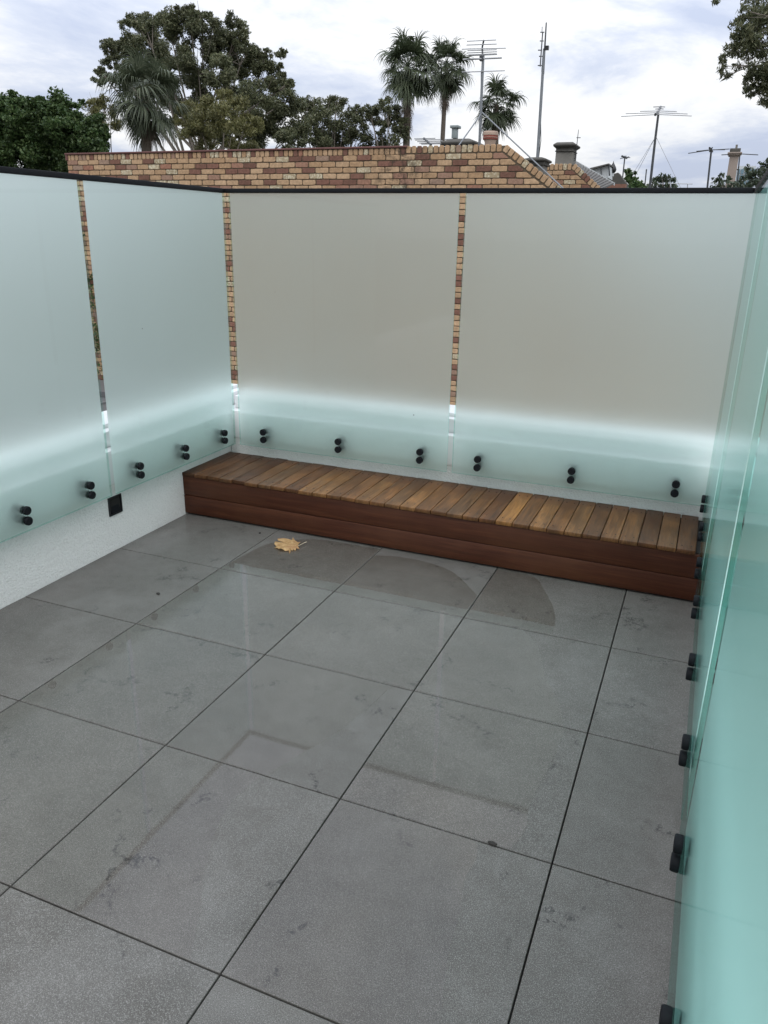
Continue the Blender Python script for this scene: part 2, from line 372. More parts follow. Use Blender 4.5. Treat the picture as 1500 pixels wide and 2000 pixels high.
M['pfrond'] = leaf_material('pale_palm_frond', [(.050, .066, .038), (.085, .105, .062), (.14, .155, .10)], .2)
M['dead'] = leaf_material('dead_frond', [(.085, .062, .045), (.13, .10, .075), (.17, .14, .11)], .1)
M['bark'] = simple('grey_bark', (.19, .165, .14), .9, 0, .4, 3)
M['pbark'] = simple('palm_bark', (.12, .10, .082), .95, 0, .35, 5)

# ------------------------------------------------------------------ ground
mb = MB(); n_ = 8
xs = np.linspace(-900, 900, n_ + 1); vs = [(x, y, -5.0) for y in xs for x in xs]
mb.add(vs, [(j * (n_ + 1) + i, j * (n_ + 1) + i + 1, (j + 1) * (n_ + 1) + i + 1, (j + 1) * (n_ + 1) + i) for j in range(n_) for i in range(n_)])
tag(mb.build('ground', M['ground']), kind='structure')

# ------------------------------------------------------------------ terrace floor with its paving tiles
fl = MB(); fl.box((-.62, -2.42, -.30), (2.20, 2.87, -.021)); floor = tag(fl.build('floor', M['grout']), kind='structure')
GAP = .0022
tile_cache = {}
def tile_mesh(w, h):
    k = (round(w, 3), round(h, 3))
    if k not in tile_cache:
        b = MB(); bw, c = .0014, .0012
        x, y = w / 2, h / 2
        vs = [(-x, -y, -.02), (x, -y, -.02), (x, y, -.02), (-x, y, -.02), (-x, -y, -c), (x, -y, -c), (x, y, -c), (-x, y, -c),
              (-x + bw, -y + bw, 0), (x - bw, -y + bw, 0), (x - bw, y - bw, 0), (-x + bw, y - bw, 0)]
        fs = [(0, 1, 5, 4), (1, 2, 6, 5), (2, 3, 7, 6), (3, 0, 4, 7), (4, 5, 9, 8), (5, 6, 10, 9), (6, 7, 11, 10), (7, 4, 8, 11), (8, 9, 10, 11)]
        b.add(vs, fs); tile_cache[k] = b.mesh('paving_tile', M['tile'])
    return tile_cache[k]
xe = [-.595, 0, .6, 1.2, 1.8, 2.14]
for j in range(-4, 5):
    for i in range(5):
        x0, x1 = xe[i] + GAP, xe[i + 1] - GAP; y0, y1 = j * .6 + GAP, min((j + 1) * .6, 2.835) - GAP
        o = link('paving_tile', tile_mesh(x1 - x0, y1 - y0), floor, ((x0 + x1) / 2, (y0 + y1) / 2, random.uniform(-.0004, .0004)))
        o.rotation_euler = (R(random.uniform(-.05, .05)), R(random.uniform(-.05, .05)), 0)
# thin rain-water films left on the tiles (each tile has dished a little, so each film ends on its own curve)
FILMS = [
 [(.004, 1.806), (.024, 2.034), (.045, 2.147), (.112, 2.24), (.201, 2.297), (.304, 2.329), (.447, 2.335), (.596, 2.337), (.596, 1.806)],
 [(.604, 1.806), (.604, 2.25), (.72, 2.286), (.883, 2.278), (1.019, 2.221), (1.129, 2.105), (1.196, 2.022), (1.196, 1.806)],
 [(1.204, 1.806), (1.204, 2.353), (1.266, 2.37), (1.387, 2.328), (1.461, 2.198), (1.531, 2.037), (1.565, 1.891), (1.560, 1.806)],
 [(1.204, 1.796), (1.45, 1.796), (1.53, 1.70), (1.60, 1.50), (1.68, 1.34), (1.72, 1.206), (1.204, 1.206)],
 [(1.204, 1.196), (1.73, 1.196), (1.72, 1.0), (1.70, .80), (1.71, .70), (1.690, .604), (1.204, .604)],
 [(1.204, .596), (1.604, .596), (1.617, .533), (1.61, .458), (1.628, .365), (1.639, .234), (1.67, .081), (1.66, .004), (1.204, .004)],
 [(.604, 1.206), (.604, 1.796), (1.196, 1.796), (1.196, 1.206)],
 [(.604, .604), (.604, 1.196), (1.12, 1.196), (1.09, 1.02), (1.055, .86), (1.0, .72), (.96, .604)],
 [(.604, .004), (.604, .596), (.95, .596), (.93, .45), (.98, .28), (1.07, .11), (1.12, .004)],
 [(.004, 1.206), (.004, 1.796), (.596, 1.796), (.596, 1.206)],
 [(.004, .604), (.004, 1.196), (.596, 1.196), (.596, .604)],
 [(.004, .004), (.004, .596), (.596, .596), (.596, .004)],
 [(.30, -.35), (.20, -.20), (.12, -.004), (.596, -.004), (.596, -.45)],
]
pm = MB()
def on_joint(a, b): return any(abs(a[q] - b[q]) < .003 and min(abs(a[q] / .6 - round(a[q] / .6)), 9) < .012 for q in (0, 1))
for poly in FILMS:
    P = [np.array(p) for p in poly]; dense = []; n_ = len(P)
    for k in range(n_):
        p0, a, b, p3 = P[k - 1], P[k], P[(k + 1) % n_], P[(k + 2) % n_]
        if on_joint(a, b): dense.append((a[0], a[1], .0016)); continue
        if on_joint(p0, a): p0 = a - (b - a) * .5
        if on_joint(b, p3): p3 = b + (b - a) * .5
        m = max(2, int(np.linalg.norm(b - a) / .012))
        for s_ in range(m):
            f = s_ / m; q = .5 * (2 * a + (b - p0) * f + (2 * p0 - 5 * a + 4 * b - p3) * f * f + (3 * a - p0 - 3 * b + p3) * f ** 3)
            q = q + RNG.normal(size=2) * .0006 * (s_ > 0); dense.append((q[0], q[1], .0016))
    pm.add(dense, [tuple(range(len(dense)))[::-1]])
tag(pm.build('water', M['film'], fixn=False), kind='structure')

# ------------------------------------------------------------------ parapet upstands with white metal flashings
ZB, ZT = .320, 1.690                       # glass bottom and top
def parapet(name, label, O, along, outward, length):
    """O: inner foot corner; along/outward: unit directions; steps measured from the photograph"""
    A = Vector((*along, 0)); B = Vector((*outward, 0)); root = thing(name, (O[0], O[1], 0), label, 'wall')
    def slab(nm, b0, b1, z0, z1, mat, bev=0.0, l0=0.0, l1=None):
        l1_ = length if l1 is None else l1; q = MB()
        vs = []
        for z in (z0, z1):
            for (l, b) in ((l0, b0), (l1_, b0), (l1_, b1), (l0, b1)):
                p = A * l + B * b; vs.append((p.x, p.y, z))
        q.add(vs, [(0, 3, 2, 1), (4, 5, 6, 7), (0, 1, 5, 4), (1, 2, 6, 5), (2, 3, 7, 6), (3, 0, 4, 7)])
        o = q.build(nm, mat, root)
        return bevel(o, bev, 2) if bev else o
    slab('rendered_upstand', 0, .30, -5.0, .479, M['stucco'])
    slab('apron_flashing', -.006, .052, .335, .500, M['flash'], .004)
    slab('gutter_lining', .054, .296, .4795, .492, M['dark'])
    slab('step_flashing', .060, .112, .4925, .574, M['flash'], .004)
    slab('coping', .122, .330, .4925, .592, M['flash'], .004)
    return root
parapet('parapet_wall', 'low white rendered parapet wall along the left side with a black outlet set in it', (-.595, -2.40), (0, 1), (-1, 0), 5.24 + .30)
parapet('parapet_wall', 'low white rendered parapet wall behind the timber bench', (-.592, 2.84), (1, 0), (0, 1), 2.73)
parapet('parapet_wall', 'low white parapet wall behind the teal glass on the right', (2.145, -2.40), (0, 1), (1, 0), 5.24 + .30)

# black overflow outlet
v = thing('overflow_outlet', (-.594, 1.804, .228), 'small square black overflow outlet set in the white wall under the glass gap', 'drain')
mb = MB(); hw, hh = .046, .047
for (a, b) in (((-hw, -hh), (hw, -hh + .008)), ((-hw, hh - .008), (hw, hh)), ((-hw, -hh + .008), (-hw + .008, hh - .008)), ((hw - .008, -hh + .008), (hw, hh - .008))):
    mb.box((0, a[0], a[1]), (.006, b[0], b[1]))
mb.build('frame', M['anod'], v)
mb = MB(); mb.add([(.0012, -.037, -.038), (.0012, .037, -.038), (.0012, .037, .038), (.0012, -.037, .038)], [(0, 1, 2, 3)]); mb.build('throat', M['dark'], v, fixn=False)
mb = MB(); mb.add([(.0018, -.022, .0), (.0018, .022, .0), (.0055, .034, -.037), (.0055, -.034, -.037), (.0012, -.022, -.002), (.0012, .022, -.002), (.0012, .034, -.038), (.0012, -.034, -.038)],
                  [(0, 1, 2, 3), (4, 5, 6, 7), (0, 1, 5, 4), (2, 3, 7, 6), (1, 2, 6, 5), (0, 3, 7, 4)]); mb.build('sloping_lip', M['black'], v)

# ------------------------------------------------------------------ frosted glass panels on standoffs
TH = .012
def standoff_meshes(inward):
    i = Vector((*inward, 0))
    b = MB(); b.lathe([(.0165, -.088), (.0165, -TH - .0005)], (0, 0, 0), i, 20); body = b.mesh('standoff', M['anod'], True)
    b = MB(); b.lathe([(.0178, .0005), (.0185, .003), (.0185, .013), (.0165, .0165), (.011, .0165), (.0105, .0155)], (0, 0, 0), i, 24); cap = b.mesh('cap', M['black'], True)
    return body, cap
def panel(label, p0, p1, inward, spots, zs=(.413, .368), z0=ZB, mats=('glass', 'etched')):
    """p0-p1: the inner face on plan; inward: unit normal towards the terrace"""
    P0, P1, I = Vector((*p0, 0)), Vector((*p1, 0)), Vector((*inward, 0)); mid = (P0 + P1) / 2
    root = thing('glass_panel', (mid.x, mid.y, z0), label, 'glass panel', 'frosted glass balustrade panels round the terrace')
    q = MB(); h = ZT - z0; a, b = P0 - mid, P1 - mid; o = -I * TH; ch = .0012
    d = (b - a).normalized()
    # chamfered slab
    F = [a + I * 0 + d * ch + Vector((0, 0, ch)), b - d * ch + Vector((0, 0, ch)), b - d * ch + Vector((0, 0, h - ch)), a + d * ch + Vector((0, 0, h - ch))]
    E1 = [a - I * ch, b - I * ch, b - I * ch + Vector((0, 0, h)), a - I * ch + Vector((0, 0, h))]
    E2 = [x + o + 2 * I * ch for x in E1]; E2 = [Vector(x) for x in E2]
    G = [x + o for x in F]
    q.add(F + E1 + E2 + G, [(0, 1, 2, 3)] + [(k, (k + 1) % 4, 4 + (k + 1) % 4, 4 + k) for k in range(4)] + [(4 + k, 4 + (k + 1) % 4, 8 + (k + 1) % 4, 8 + k) for k in range(4)]
          + [(8 + k, 8 + (k + 1) % 4, 12 + (k + 1) % 4, 12 + k) for k in range(4)])
    q.add(G, [(3, 2, 1, 0)], 1)
    me = bpy.data.meshes.new('pane'); me.from_pydata(q.v, [], q.f); me.materials.append(M[mats[0]]); me.materials.append(M[mats[1]]); me.polygons.foreach_set('material_index', q.mi)
    bm = bmesh.new(); bm.from_mesh(me); bmesh.ops.remove_doubles(bm, verts=bm.verts, dist=1e-5); bmesh.ops.recalc_face_normals(bm, faces=bm.faces); bm.to_mesh(me); bm.free()
    link('pane', me, root)
    body, cap = standoff_meshes(inward)
    for s in spots:
        for z in zs:
            lp = Vector((*s, z - z0)) - Vector((mid.x, mid.y, 0))
            so_ = link('standoff', body, root, lp); link('cap', cap, so_)
    return root
XL, YB, XR = -.504, 2.754, 2.070
panel('frosted pane cut by the left photo edge, left of the narrow brick gap', (XL, .66), (XL, 1.697), (1, 0), [(XL, .82), (XL, 1.19), (XL, 1.558)])
panel('frosted pane on the left side between the outlet gap and the corner gap', (XL, 1.730), (XL, 2.757), (1, 0), [(XL, 1.900), (XL, 2.268), (XL, 2.636)])
panel('frosted pane behind the dark left half of the bench', (-.476, YB), (.796, YB), (0, -1), [(-.312, YB), (.165, YB), (.647, YB)])
panel('frosted pane behind the right half of the bench, right of the middle brick gap', (.827, YB), (2.081, YB), (0, -1), [(.965, YB), (1.447, YB), (1.936, YB)])
panel('teal edge-on pane at the right end of the bench, farthest of the right side', (XR, 1.640), (XR, 2.751), (-1, 0), [(XR, 1.795), (XR, 2.190), (XR, 2.570)], mats=('glass_right', 'etched_right'))
panel('teal edge-on pane in the middle of the right side, beyond the nearest one', (XR, .495), (XR, 1.612), (-1, 0), [(XR, .652), (XR, 1.055), (XR, 1.455)], mats=('glass_right', 'etched_right'))
panel('nearest teal pane filling the lower right edge of the photo', (XR, -.63), (XR, .467), (-1, 0), [(XR, .306), (XR, -.078), (XR, -.44)], mats=('glass_right', 'etched_right'))
def rail(label, a, b):
    q = MB(); q.box((a[0], a[1], ZT - .0015), (b[0], b[1], ZT + .0205)); o = q.build('top_rail', M['black']); bevel(o, .0025, 2)
    me = o.data; tag(o, label, 'rail', 'black top rails capping the frosted glass')
    return o
rail('black top rail over the left glass panes, sloping down to the corner in view', (XL - TH - .006, .64), (XL + .007, YB + TH + .006))
rail('long black top rail over the two glass panes behind the bench', (XL + .0075, YB - .007), (XR - .0075, YB + TH + .006))
rail('black top rail over the right glass panes, pointing at the viewer', (XR - .007, -.65), (XR + TH + .006, YB + TH + .006))

# ------------------------------------------------------------------ timber bench
bench = thing('bench', (.75, 2.58, 0), 'long low timber bench with weathered deck boards and red fascia', 'bench')
ZS = .246
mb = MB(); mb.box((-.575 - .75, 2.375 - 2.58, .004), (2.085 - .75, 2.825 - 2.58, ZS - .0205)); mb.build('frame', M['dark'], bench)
mb = MB()
for z0, z1 in ((.010, .1135), (.1165, ZS - .0215)):
    q = MB(); q.box((-1.345, 2.352 - 2.58, z0), (1.338, 2.373 - 2.58, z1)); o = q.build('fascia_board', M['fascia'], bench); bevel(o, .0025, 2)
# board tones read from the photograph, left to right
D1, D2, D3, MD, LT, GO, GR = (.085, .045, .024), (.115, .063, .033), (.105, .062, .037), (.165, .098, .053), (.215, .136, .074), (.32, .195, .085), (.135, .088, .056)
TONES = [D1, D2, D2, D3, D1, MD, GR, MD, D2, LT, LT, MD, MD, LT, MD, GR, LT, MD, MD, GR, MD, D2, GO, MD, LT, MD, LT, D3, MD, MD, D2, MD, D2, MD]
PITCH, BW = .0805, .0773
q = MB(); q.box((-BW / 2, 0, -.020), (BW / 2, .475, 0)); bo = q.mesh('seat_board', M['deck'])
scr = MB(); xb = -.555; k = 0
while xb + BW / 2 < 2.10:
    o = link('seat_board', bo if k else bo, bench, (xb - .75, 2.345 - 2.58 + random.uniform(-.004, .003), ZS + random.uniform(-.0006, .0006)))
    if k == 0:
        bm = bmesh.new(); bm.from_mesh(bo); bmesh.ops.bevel(bm, geom=list(bm.edges), offset=.0022, segments=2, affect='EDGES', profile=.5); bm.to_mesh(bo); bm.free()
        bo.polygons.foreach_set('use_smooth', [True] * len(bo.polygons)); bo.set_sharp_from_angle(angle=R(50))
    o.rotation_euler = (0, R(random.uniform(-.35, .35)), R(random.uniform(-.12, .12)))
    tn = TONES[min(k, len(TONES) - 1)]; jj = random.uniform(.9, 1.1); o.color = (tn[0] * jj * .80, tn[1] * jj * .64, tn[2] * jj * .44, 1)
    for yy in (.052, .415):
        for xx in (-.019, .019):
            scr.lathe([(.0036, -.0004), (.0036, .0011), (.0022, .0006)], (xb - .75 + xx, 2.345 - 2.58 + yy + random.uniform(-.006, .006), ZS), (0, 0, 1), 8)
    xb += PITCH; k += 1
tag(scr.build('screws', M['screw'], bench), kind='stuff')

# ------------------------------------------------------------------ fallen leaf and scraps
def plane_leaf():
    root = thing('fallen_leaf', (.171, 2.175, .002), 'dry tan plane leaf lying on the wet tile before the bench', 'leaf')
    OUT = [(.0474, -.007), (.0427, .0146), (.0291, .0546), (.019, .0499), (.0096, .0556), (-.0089, .0634), (-.0278, .0731), (-.0194, .0535), (-.0353, .0449), (-.0543, .0389), (-.0738, .0281), (-.0697, .0166), (-.0427, .0069),
           (-.0592, .0052), (-.0727, .0009), (-.0681, -.021), (-.0529, -.0379), (-.0559, -.0519), (-.0356, -.0613), (-.0199, -.082), (-.0172, -.0703), (-.0064, -.0742), (.013, -.0756), (.0255, -.0647), (.0423, -.0811), (.0343, -.0521),
           (.044, -.0534), (.043, -.0403), (.0529, -.0415), (.0511, -.021), (.0672, -.0337), (.0549, -.0152)]
    C0_ = np.array((.004, -.012)); OUT = [tuple(C0_ + (np.array(p) - C0_) * (1 + .55 * (np.linalg.norm((np.array(p) - C0_) * (1, .8)) / .056 - 1))) for p in OUT]
    C = C0_; B = np.array((.0457, -.0038)); rings = (.25, .5, .72, .88, 1.0); n = len(OUT); q = MB()
    def hgt(x, y, f):
        a = math.atan2(y - C[1], x - C[0])
        crease = abs(math.sin(2.5 * math.atan2(y - B[1], x - B[0]) + .4))
        return .0135 - .006 * f * f + .007 * f * (crease - .5) + (.010 * max(0, math.sin(3 * a + 1.2)) - .006 * max(0, -math.sin(a))) * f ** 3
    vs = [(C[0], C[1], hgt(C[0], C[1], 0))]
    for f in rings:
        for p in OUT:
            x, y = C + (np.array(p) - C) * f; vs.append((x, y, max(.0012, hgt(x, y, f))))
    fs = [(0, 1 + k, 1 + (k + 1) % n) for k in range(n)]
    for j in range(len(rings) - 1):
        for k in range(n):
            a0, a1 = 1 + j * n + k, 1 + j * n + (k + 1) % n; fs.append((a0, a0 + n, a1 + n, a1))
    q.add(vs, fs)
    t = MT('dry_leaf'); p = t.coord(); nz = t.noise(p, 60, 5, .7); n2_ = t.noise(p, 18, 3)
    c = t.ramp(nz, [(.3, (.30, .165, .065)), (.55, (.50, .32, .15)), (.75, (.64, .46, .25))]); c = t.mixc(t.ramp(n2_, [(.55, 0.), (.7, .6)]), c, (.30, .12, .06))
    b = t.bsdf(c, .65, 0, t.bump(nz, .5, .002), .3); tl = t.n('ShaderNodeBsdfTranslucent'); t.link(c, tl.inputs[0]); m = t.n('ShaderNodeMixShader'); m.inputs[0].default_value = .25; t.link(b, m.inputs[1]); t.link(tl.outputs[0], m.inputs[2])
    M['dryleaf'] = t.done(m.outputs[0]); q.build('blade', M['dryleaf'], root, True, fixn=False)
    vein = MB()
    for e_ in ((-.066, -.010), (-.024, .066), (-.024, -.060), (.028, .05), (.036, -.066)):
        P = []
        for f in (0, .3, .6, .92):
            x, y = B + (np.array(e_) - B) * f; P.append((x, y, hgt(x, y, min(1, np.linalg.norm((np.array((x, y)) - C)) / .075)) + .0008))
        vein.tube(P, [.0011, .0009, .0006, .0003], 4)
    M['vein'] = simple('pale_vein', (.36, .21, .09), .6); vein.build('veins', M['vein'], root)
    st = MB(); st.tube([(.0457, -.0038, .012), (.0500, .016, .012), (.0545, .042, .013), (.0585, .066, .011)], [.0013, .0011, .0011, .0015], 5); st.build('stalk', simple('leaf_stalk', (.66, .56, .40), .5), root)
plane_leaf()
M['scrap'] = simple('black_leaf_scrap', (.02, .017, .014), .8)
for (x, y, s, lab) in ((-.087, 1.455, .012, 'tiny black leaf scrap alone on the grey tile left of centre'), (-.064, 2.269, .008, 'tiny black scrap between the fallen leaf and the bench'), (1.642, .604, .014, 'small dark debris crumb caught on a tile joint near the right')):
    q = MB(); pts = [(s * random.uniform(.6, 1.1) * math.cos(a), s * .7 * random.uniform(.6, 1.1) * math.sin(a)) for a in np.linspace(0, 2 * math.pi, 9)[:-1]]
    q.add([(px, py, 0) for px, py in pts] + [(px * .8, py * .8, .0035 + random.uniform(-.001, .002)) for px, py in pts] + [(0, 0, .003)],
          [(k, (k + 1) % 8, 8 + (k + 1) % 8, 8 + k) for k in range(8)] + [(8 + k, 8 + (k + 1) % 8, 16) for k in range(8)])
    tag(q.build('leaf_scrap', M['scrap'], loc=(x, y, .0018)), lab, 'debris', 'dark scraps on the tiles')

# ------------------------------------------------------------------ brick parapet walls of the neighbours
def rounded_poly(w, h, r, jit):
    pts = []
    for cx, cz, a0 in ((w / 2 - r, h / 2 - r, 0), (-w / 2 + r, h / 2 - r, 90), (-w / 2 + r, -h / 2 + r, 180), (w / 2 - r, -h / 2 + r, 270)):
        rr = r * random.uniform(.75, 1.3)
        cx_ = cx + (r - rr) * (1 if cx > 0 else -1); cz_ = cz + (r - rr) * (1 if cz > 0 else -1)
        for da in (5, 45, 85): pts.append((cx_ + rr * math.cos(R(a0 + da)) + random.uniform(-jit, jit), cz_ + rr * math.sin(R(a0 + da)) + random.uniform(-jit, jit)))
    return pts
def clip(poly, a, b, c):           # keep a*x + b*z <= c
    out_ = []
    for k in range(len(poly)):
        p, q = poly[k], poly[(k + 1) % len(poly)]; dp, dq = a * p[0] + b * p[1] - c, a * q[0] + b * q[1] - c
        if dp <= 0: out_.append(p)
        if dp * dq < 0: s_ = dp / (dp - dq); out_.append((p[0] + (q[0] - p[0]) * s_, p[1] + (q[1] - p[1]) * s_))
    return out_
def extrude(mb_, poly, yf, yb, mi=0, inset=.004):
    c = np.mean(poly, axis=0); n = len(poly)
    fr = [(p[0] - (p[0] - c[0]) * inset / max(.02, abs(p[0] - c[0]) + .001), yf, p[1] - (p[1] - c[1]) * inset / max(.02, abs(p[1] - c[1]) + .001)) for p in poly]
    md = [(p[0], yf + .004, p[1]) for p in poly]; bk = [(p[0], yb, p[1]) for p in poly]
    mb_.add(fr + md + bk, [tuple(range(n))] + [(k, (k + 1) % n, n + (k + 1) % n, n + k) for k in range(n)] + [(n + k, n + (k + 1) % n, 2 * n + (k + 1) % n, 2 * n + k) for k in range(n)], mi)
PICK = lambda: random.choices((0, 1, 2, 3), (.66, .15, .10, .09))[0]
def brick_wall(name, label, y, x0, xs_, ztop, x2, slope, zbot, thick, zvis, maxparts, redcap_to=None, course0=.110):
    """level top from x0 to xs_, then a rake falling with the given slope to x2"""
    root = thing(name, (x0, y, zbot), label, 'wall'); org = np.array([x0, y, zbot])
    z2 = ztop - (x2 - xs_) * slope
    q = MB(); prof = [(x0, zbot), (x2, zbot), (x2, z2 - .02), (xs_ - .004, ztop - .02), (x0, ztop - .02)]
    vs = [(px - x0, 0.0, pz - zbot) for px, pz in prof] + [(px - x0, thick, pz - zbot) for px, pz in prof]; n = 5
    q.add(vs, [tuple(range(n)), tuple(range(2 * n - 1, n - 1, -1))] + [(k, (k + 1) % n, n + (k + 1) % n, n + k) for k in range(n)])
    q.build('mortar_core', M['mortar'], root)
    shapes = {}
    def shared(kind, w, h):
        out_ = []
        for mi in range(4):
            for _v in range(4):
                b = MB(); extrude(b, rounded_poly(w, h, .017, .0015), -.012, .004); out_.append((mi, b.mesh('brick', BR[mi])))
        shapes[kind] = out_
    shared('course', .226, .073); shared('soldier', .073, course0 - .012 if redcap_to is None else .088); shared('tall', .073, course0 - .010)
    stuff = MB(); cands = []
    # rake frame
    nl = math.hypot(1, slope); rn = (slope / nl, 1 / nl)            # outward normal of the rake (x, z)
    lim = rn[0] * xs_ + rn[1] * ztop - .125                         # course bricks end below the raked soldiers
    r_ = 0; z = ztop - course0 - .043
    while z > zbot + .05:
        off = (r_ % 2) * .12 + random.uniform(-.012, .012); x = x0 + .115 - off + .004
        first = True
        while x - .115 < x2:
            w = .228
            poly = None
            if first and off > .05:                                  # half brick at the free end
                poly = rounded_poly(.105, .073, .015, .0012); cx = x0 + .056; poly = [(p[0], p[1]) for p in poly]; px = cx
            else: px = x
            if rn[0] * (px - .113) + rn[1] * (z - .036) > lim - .01: break
            cut = rn[0] * (px + .113) + rn[1] * (z + .036) > lim
            jx, jz = random.uniform(-.003, .003), random.uniform(-.0025, .0025)
            if poly is not None or cut:
                if poly is None: poly = rounded_poly(.226, .073, .017, .0015)
                if cut: poly = clip(poly, rn[0], rn[1], lim - rn[0] * px - rn[1] * z)
                if len(poly) >= 3: cands.append((z, 'own', px + jx, z + jz, 0, poly))
            else: cands.append((z, 'course', px + jx, z + jz, 0, None))
            x += .24; first = False
        z -= .086; r_ += 1
    x = x0 + .05
    while x < xs_ - .02:
        cap_ = redcap_to is not None and x < redcap_to
        hz = ztop - .022 - .046 - .002 if cap_ else ztop - course0 / 2 + .004
        cands.append((9.0 if x > -7.3 or redcap_to is None else 0.0, 'soldier' if cap_ else 'tall', x, hz, 0, None)); x += .0875
    # raked soldiers
    s_ = .045; ang = math.atan(slope)
    while xs_ + s_ * math.cos(ang) < x2:
        cx = xs_ + s_ * math.cos(ang) - rn[0] * .055; cz = ztop - s_ * math.sin(ang) - rn[1] * .055 + .004
        cands.append((9.5 if cz > zvis else cz, 'tall', cx, cz, ang, None)); s_ += .0875
    cands.sort(key=lambda c: (c[0] < zvis, -c[0]))
    for i, (zz_, kind, px, pz, a, poly) in enumerate(cands):
        mi = PICK()
        if i < maxparts and zz_ > zvis - .02:
            if kind == 'own':
                b = MB(); extrude(b, poly, -.012, .004); me = b.mesh('brick', BR[mi])
            else: me = random.choice([m for k_, m in shapes[kind] if k_ == mi])
            o = link('brick', me, root, (px - x0, random.uniform(-.003, .002), pz - zbot)); o.rotation_euler = (0, a, 0) if a else (0, R(random.uniform(-.5, .5)), 0)
        else:
            if kind == 'own': pl = poly
            else:
                w, h = {'course': (.226, .073), 'soldier': (.073, .088), 'tall': (.073, course0 - .01)}[kind]; pl = rounded_poly(w, h, .017, .0015)
            if a: pl = [(p[0] * math.cos(a) + p[1] * math.sin(a), -p[0] * math.sin(a) + p[1] * math.cos(a)) for p in pl]
            extrude(stuff, [(p[0] + px - x0, p[1] + pz - zbot) for p in pl], -.012 + random.uniform(-.002, .002), .004, mi)
    if stuff.f: tag(stuff.build('bricks', BR, root), kind='stuff')
    if redcap_to is not None:
        q = MB(); q.box((-.02, -.035, ztop - .020 - zbot), (redcap_to - x0, thick + .03, ztop + .006 - zbot)); bevel(q.build('capping', M['redcap'], root), .004, 2)
        q = MB(); q.box((-.014, -.026, ztop - .112 - zbot), (.038, -.002, ztop - .0205 - zbot)); q.build('capping_end', M['redcap'], root)
    return root
SLOPE, W2X, W2S = .69, -.96, .80
brick_wall('brick_wall', 'long mottled tan and red brick wall with raked right end just beyond the glass', 11.0, -9.215, -1.10, 2.730, 2.20, SLOPE, -5.0, .24, 2.13, 300, redcap_to=-2.62)
y2 = 16.0
brick_wall('brick_wall', 'smaller tan brick gable top behind the raked end of the long wall', y2, -2.6, W2X, 2.855, .75, W2S, -5.0, .24, 2.3, 300, course0=.125)

# slate roofs between and beyond the party walls
def quad_roof(name, label, pts, mat, cat='roof', th=.12):
    q = MB(); top = [np.array(p, float) for p in pts]; bot = [p - [0, 0, th] for p in top]
    q.add(top + bot, [(0, 1, 2, 3), (7, 6, 5, 4)] + [(k, (k + 1) % 4, 4 + (k + 1) % 4, 4 + k) for k in range(4)]); return q
house = thing('terrace_house', (0, 13.6, -5), 'house between the two tan brick walls, its slate roof mostly hidden', 'house')
q = quad_roof('', '', [(-1.6, 11.25, 2.30 + 5), (.5, 11.25, .85 + 5), (.5, 15.98, .85 + 5), (-1.6, 15.98, 2.30 + 5)], None)
q.v = [(x, y - 13.6, z) for x, y, z in q.v]; q.build('roof', M['slate'], house)
q = MB(); q.box((-1.6, -2.35, 0), (.48, 2.37, 5.7)); q.build('wall', M['housewall'], house)

hb = thing('slate_house', (1.0, 19, -5), 'grey shingled roof with pale metal edge beyond the small brick gable', 'house')
a0, a1 = at(1126, 324, 16.3), at(1174, 370, 16.3); b0, b1 = at(1124, 316, 21), at(1199, 359, 21)
def rel(p, o): return (p[0] - o[0], p[1] - o[1], p[2] - o[2])
ho = (1.0, 19, -5)
q = MB(); nn = 14
for i in range(nn):                                        # shingle courses as thin overlapping steps
    f0, f1 = i / nn, (i + 1) / nn
    for k, (p, s) in enumerate(((f0, 0), (f1, 0))): pass
    A0, A1 = a0 + (a1 - a0) * f0, a0 + (a1 - a0) * f1; B0, B1 = b0 + (b1 - b0) * f0, b0 + (b1 - b0) * f1
    up = np.array([0, 0, .012]); q.add([rel(A0, ho), rel(A1 + up * 2, ho), rel(B1 + up * 2, ho), rel(B0, ho), rel(A1 - up, ho), rel(B1 - up, ho)], [(0, 1, 2, 3), (1, 4, 5, 2)])
q.build('roof', M['slate'], hb, fixn=False)
q = MB(); d = np.array([0, .2, 0]); up = np.array([0, 0, .032])
q.add([rel(p, ho) for p in (b0 - up, b1 - up, b1 + d - up, b0 + d - up, b0 + up, b1 + up, b1 + d + up, b0 + d + up)], [(0, 1, 2, 3), (7, 6, 5, 4), (0, 4, 5, 1), (1, 5, 6, 2), (2, 6, 7, 3), (3, 7, 4, 0)]); q.build('barge_flashing', M['paleconc'], hb)
q = MB(); q.box((a0[0] - ho[0], -2.6, 0), (b1[0] - ho[0], 2.0, 6.4)); q.build('wall', M['redbrickfar'], hb)

# ------------------------------------------------------------------ neighbour's flat steel roof seen through the left gap
nb = thing('outbuilding', (-6.5, 7.0, -5), 'low outbuilding with grey steel roof seen through the left glass gap', 'building')
q = MB(); q.box((-3.4, -4.9, 0), (5.2, 3.85, 3.52)); q.build('wall', M['housewall'], nb)
q = MB(); q.box((-3.5, -5.0, 3.525), (5.3, 3.87, 3.60)); q.build('roof', M['metalroof'], nb)
q = MB(); q.box((-3.5, 2.9, 3.604), (5.3, 3.80, 3.70)); q.build('box_gutter', M['metalroof'], nb)
for k in range(16):
    q = MB(); q.box((-3.3 + k * .55, -4.95, 3.604), (-3.27 + k * .55, 2.88, 3.635)); q.build('seam', M['alu'], nb)

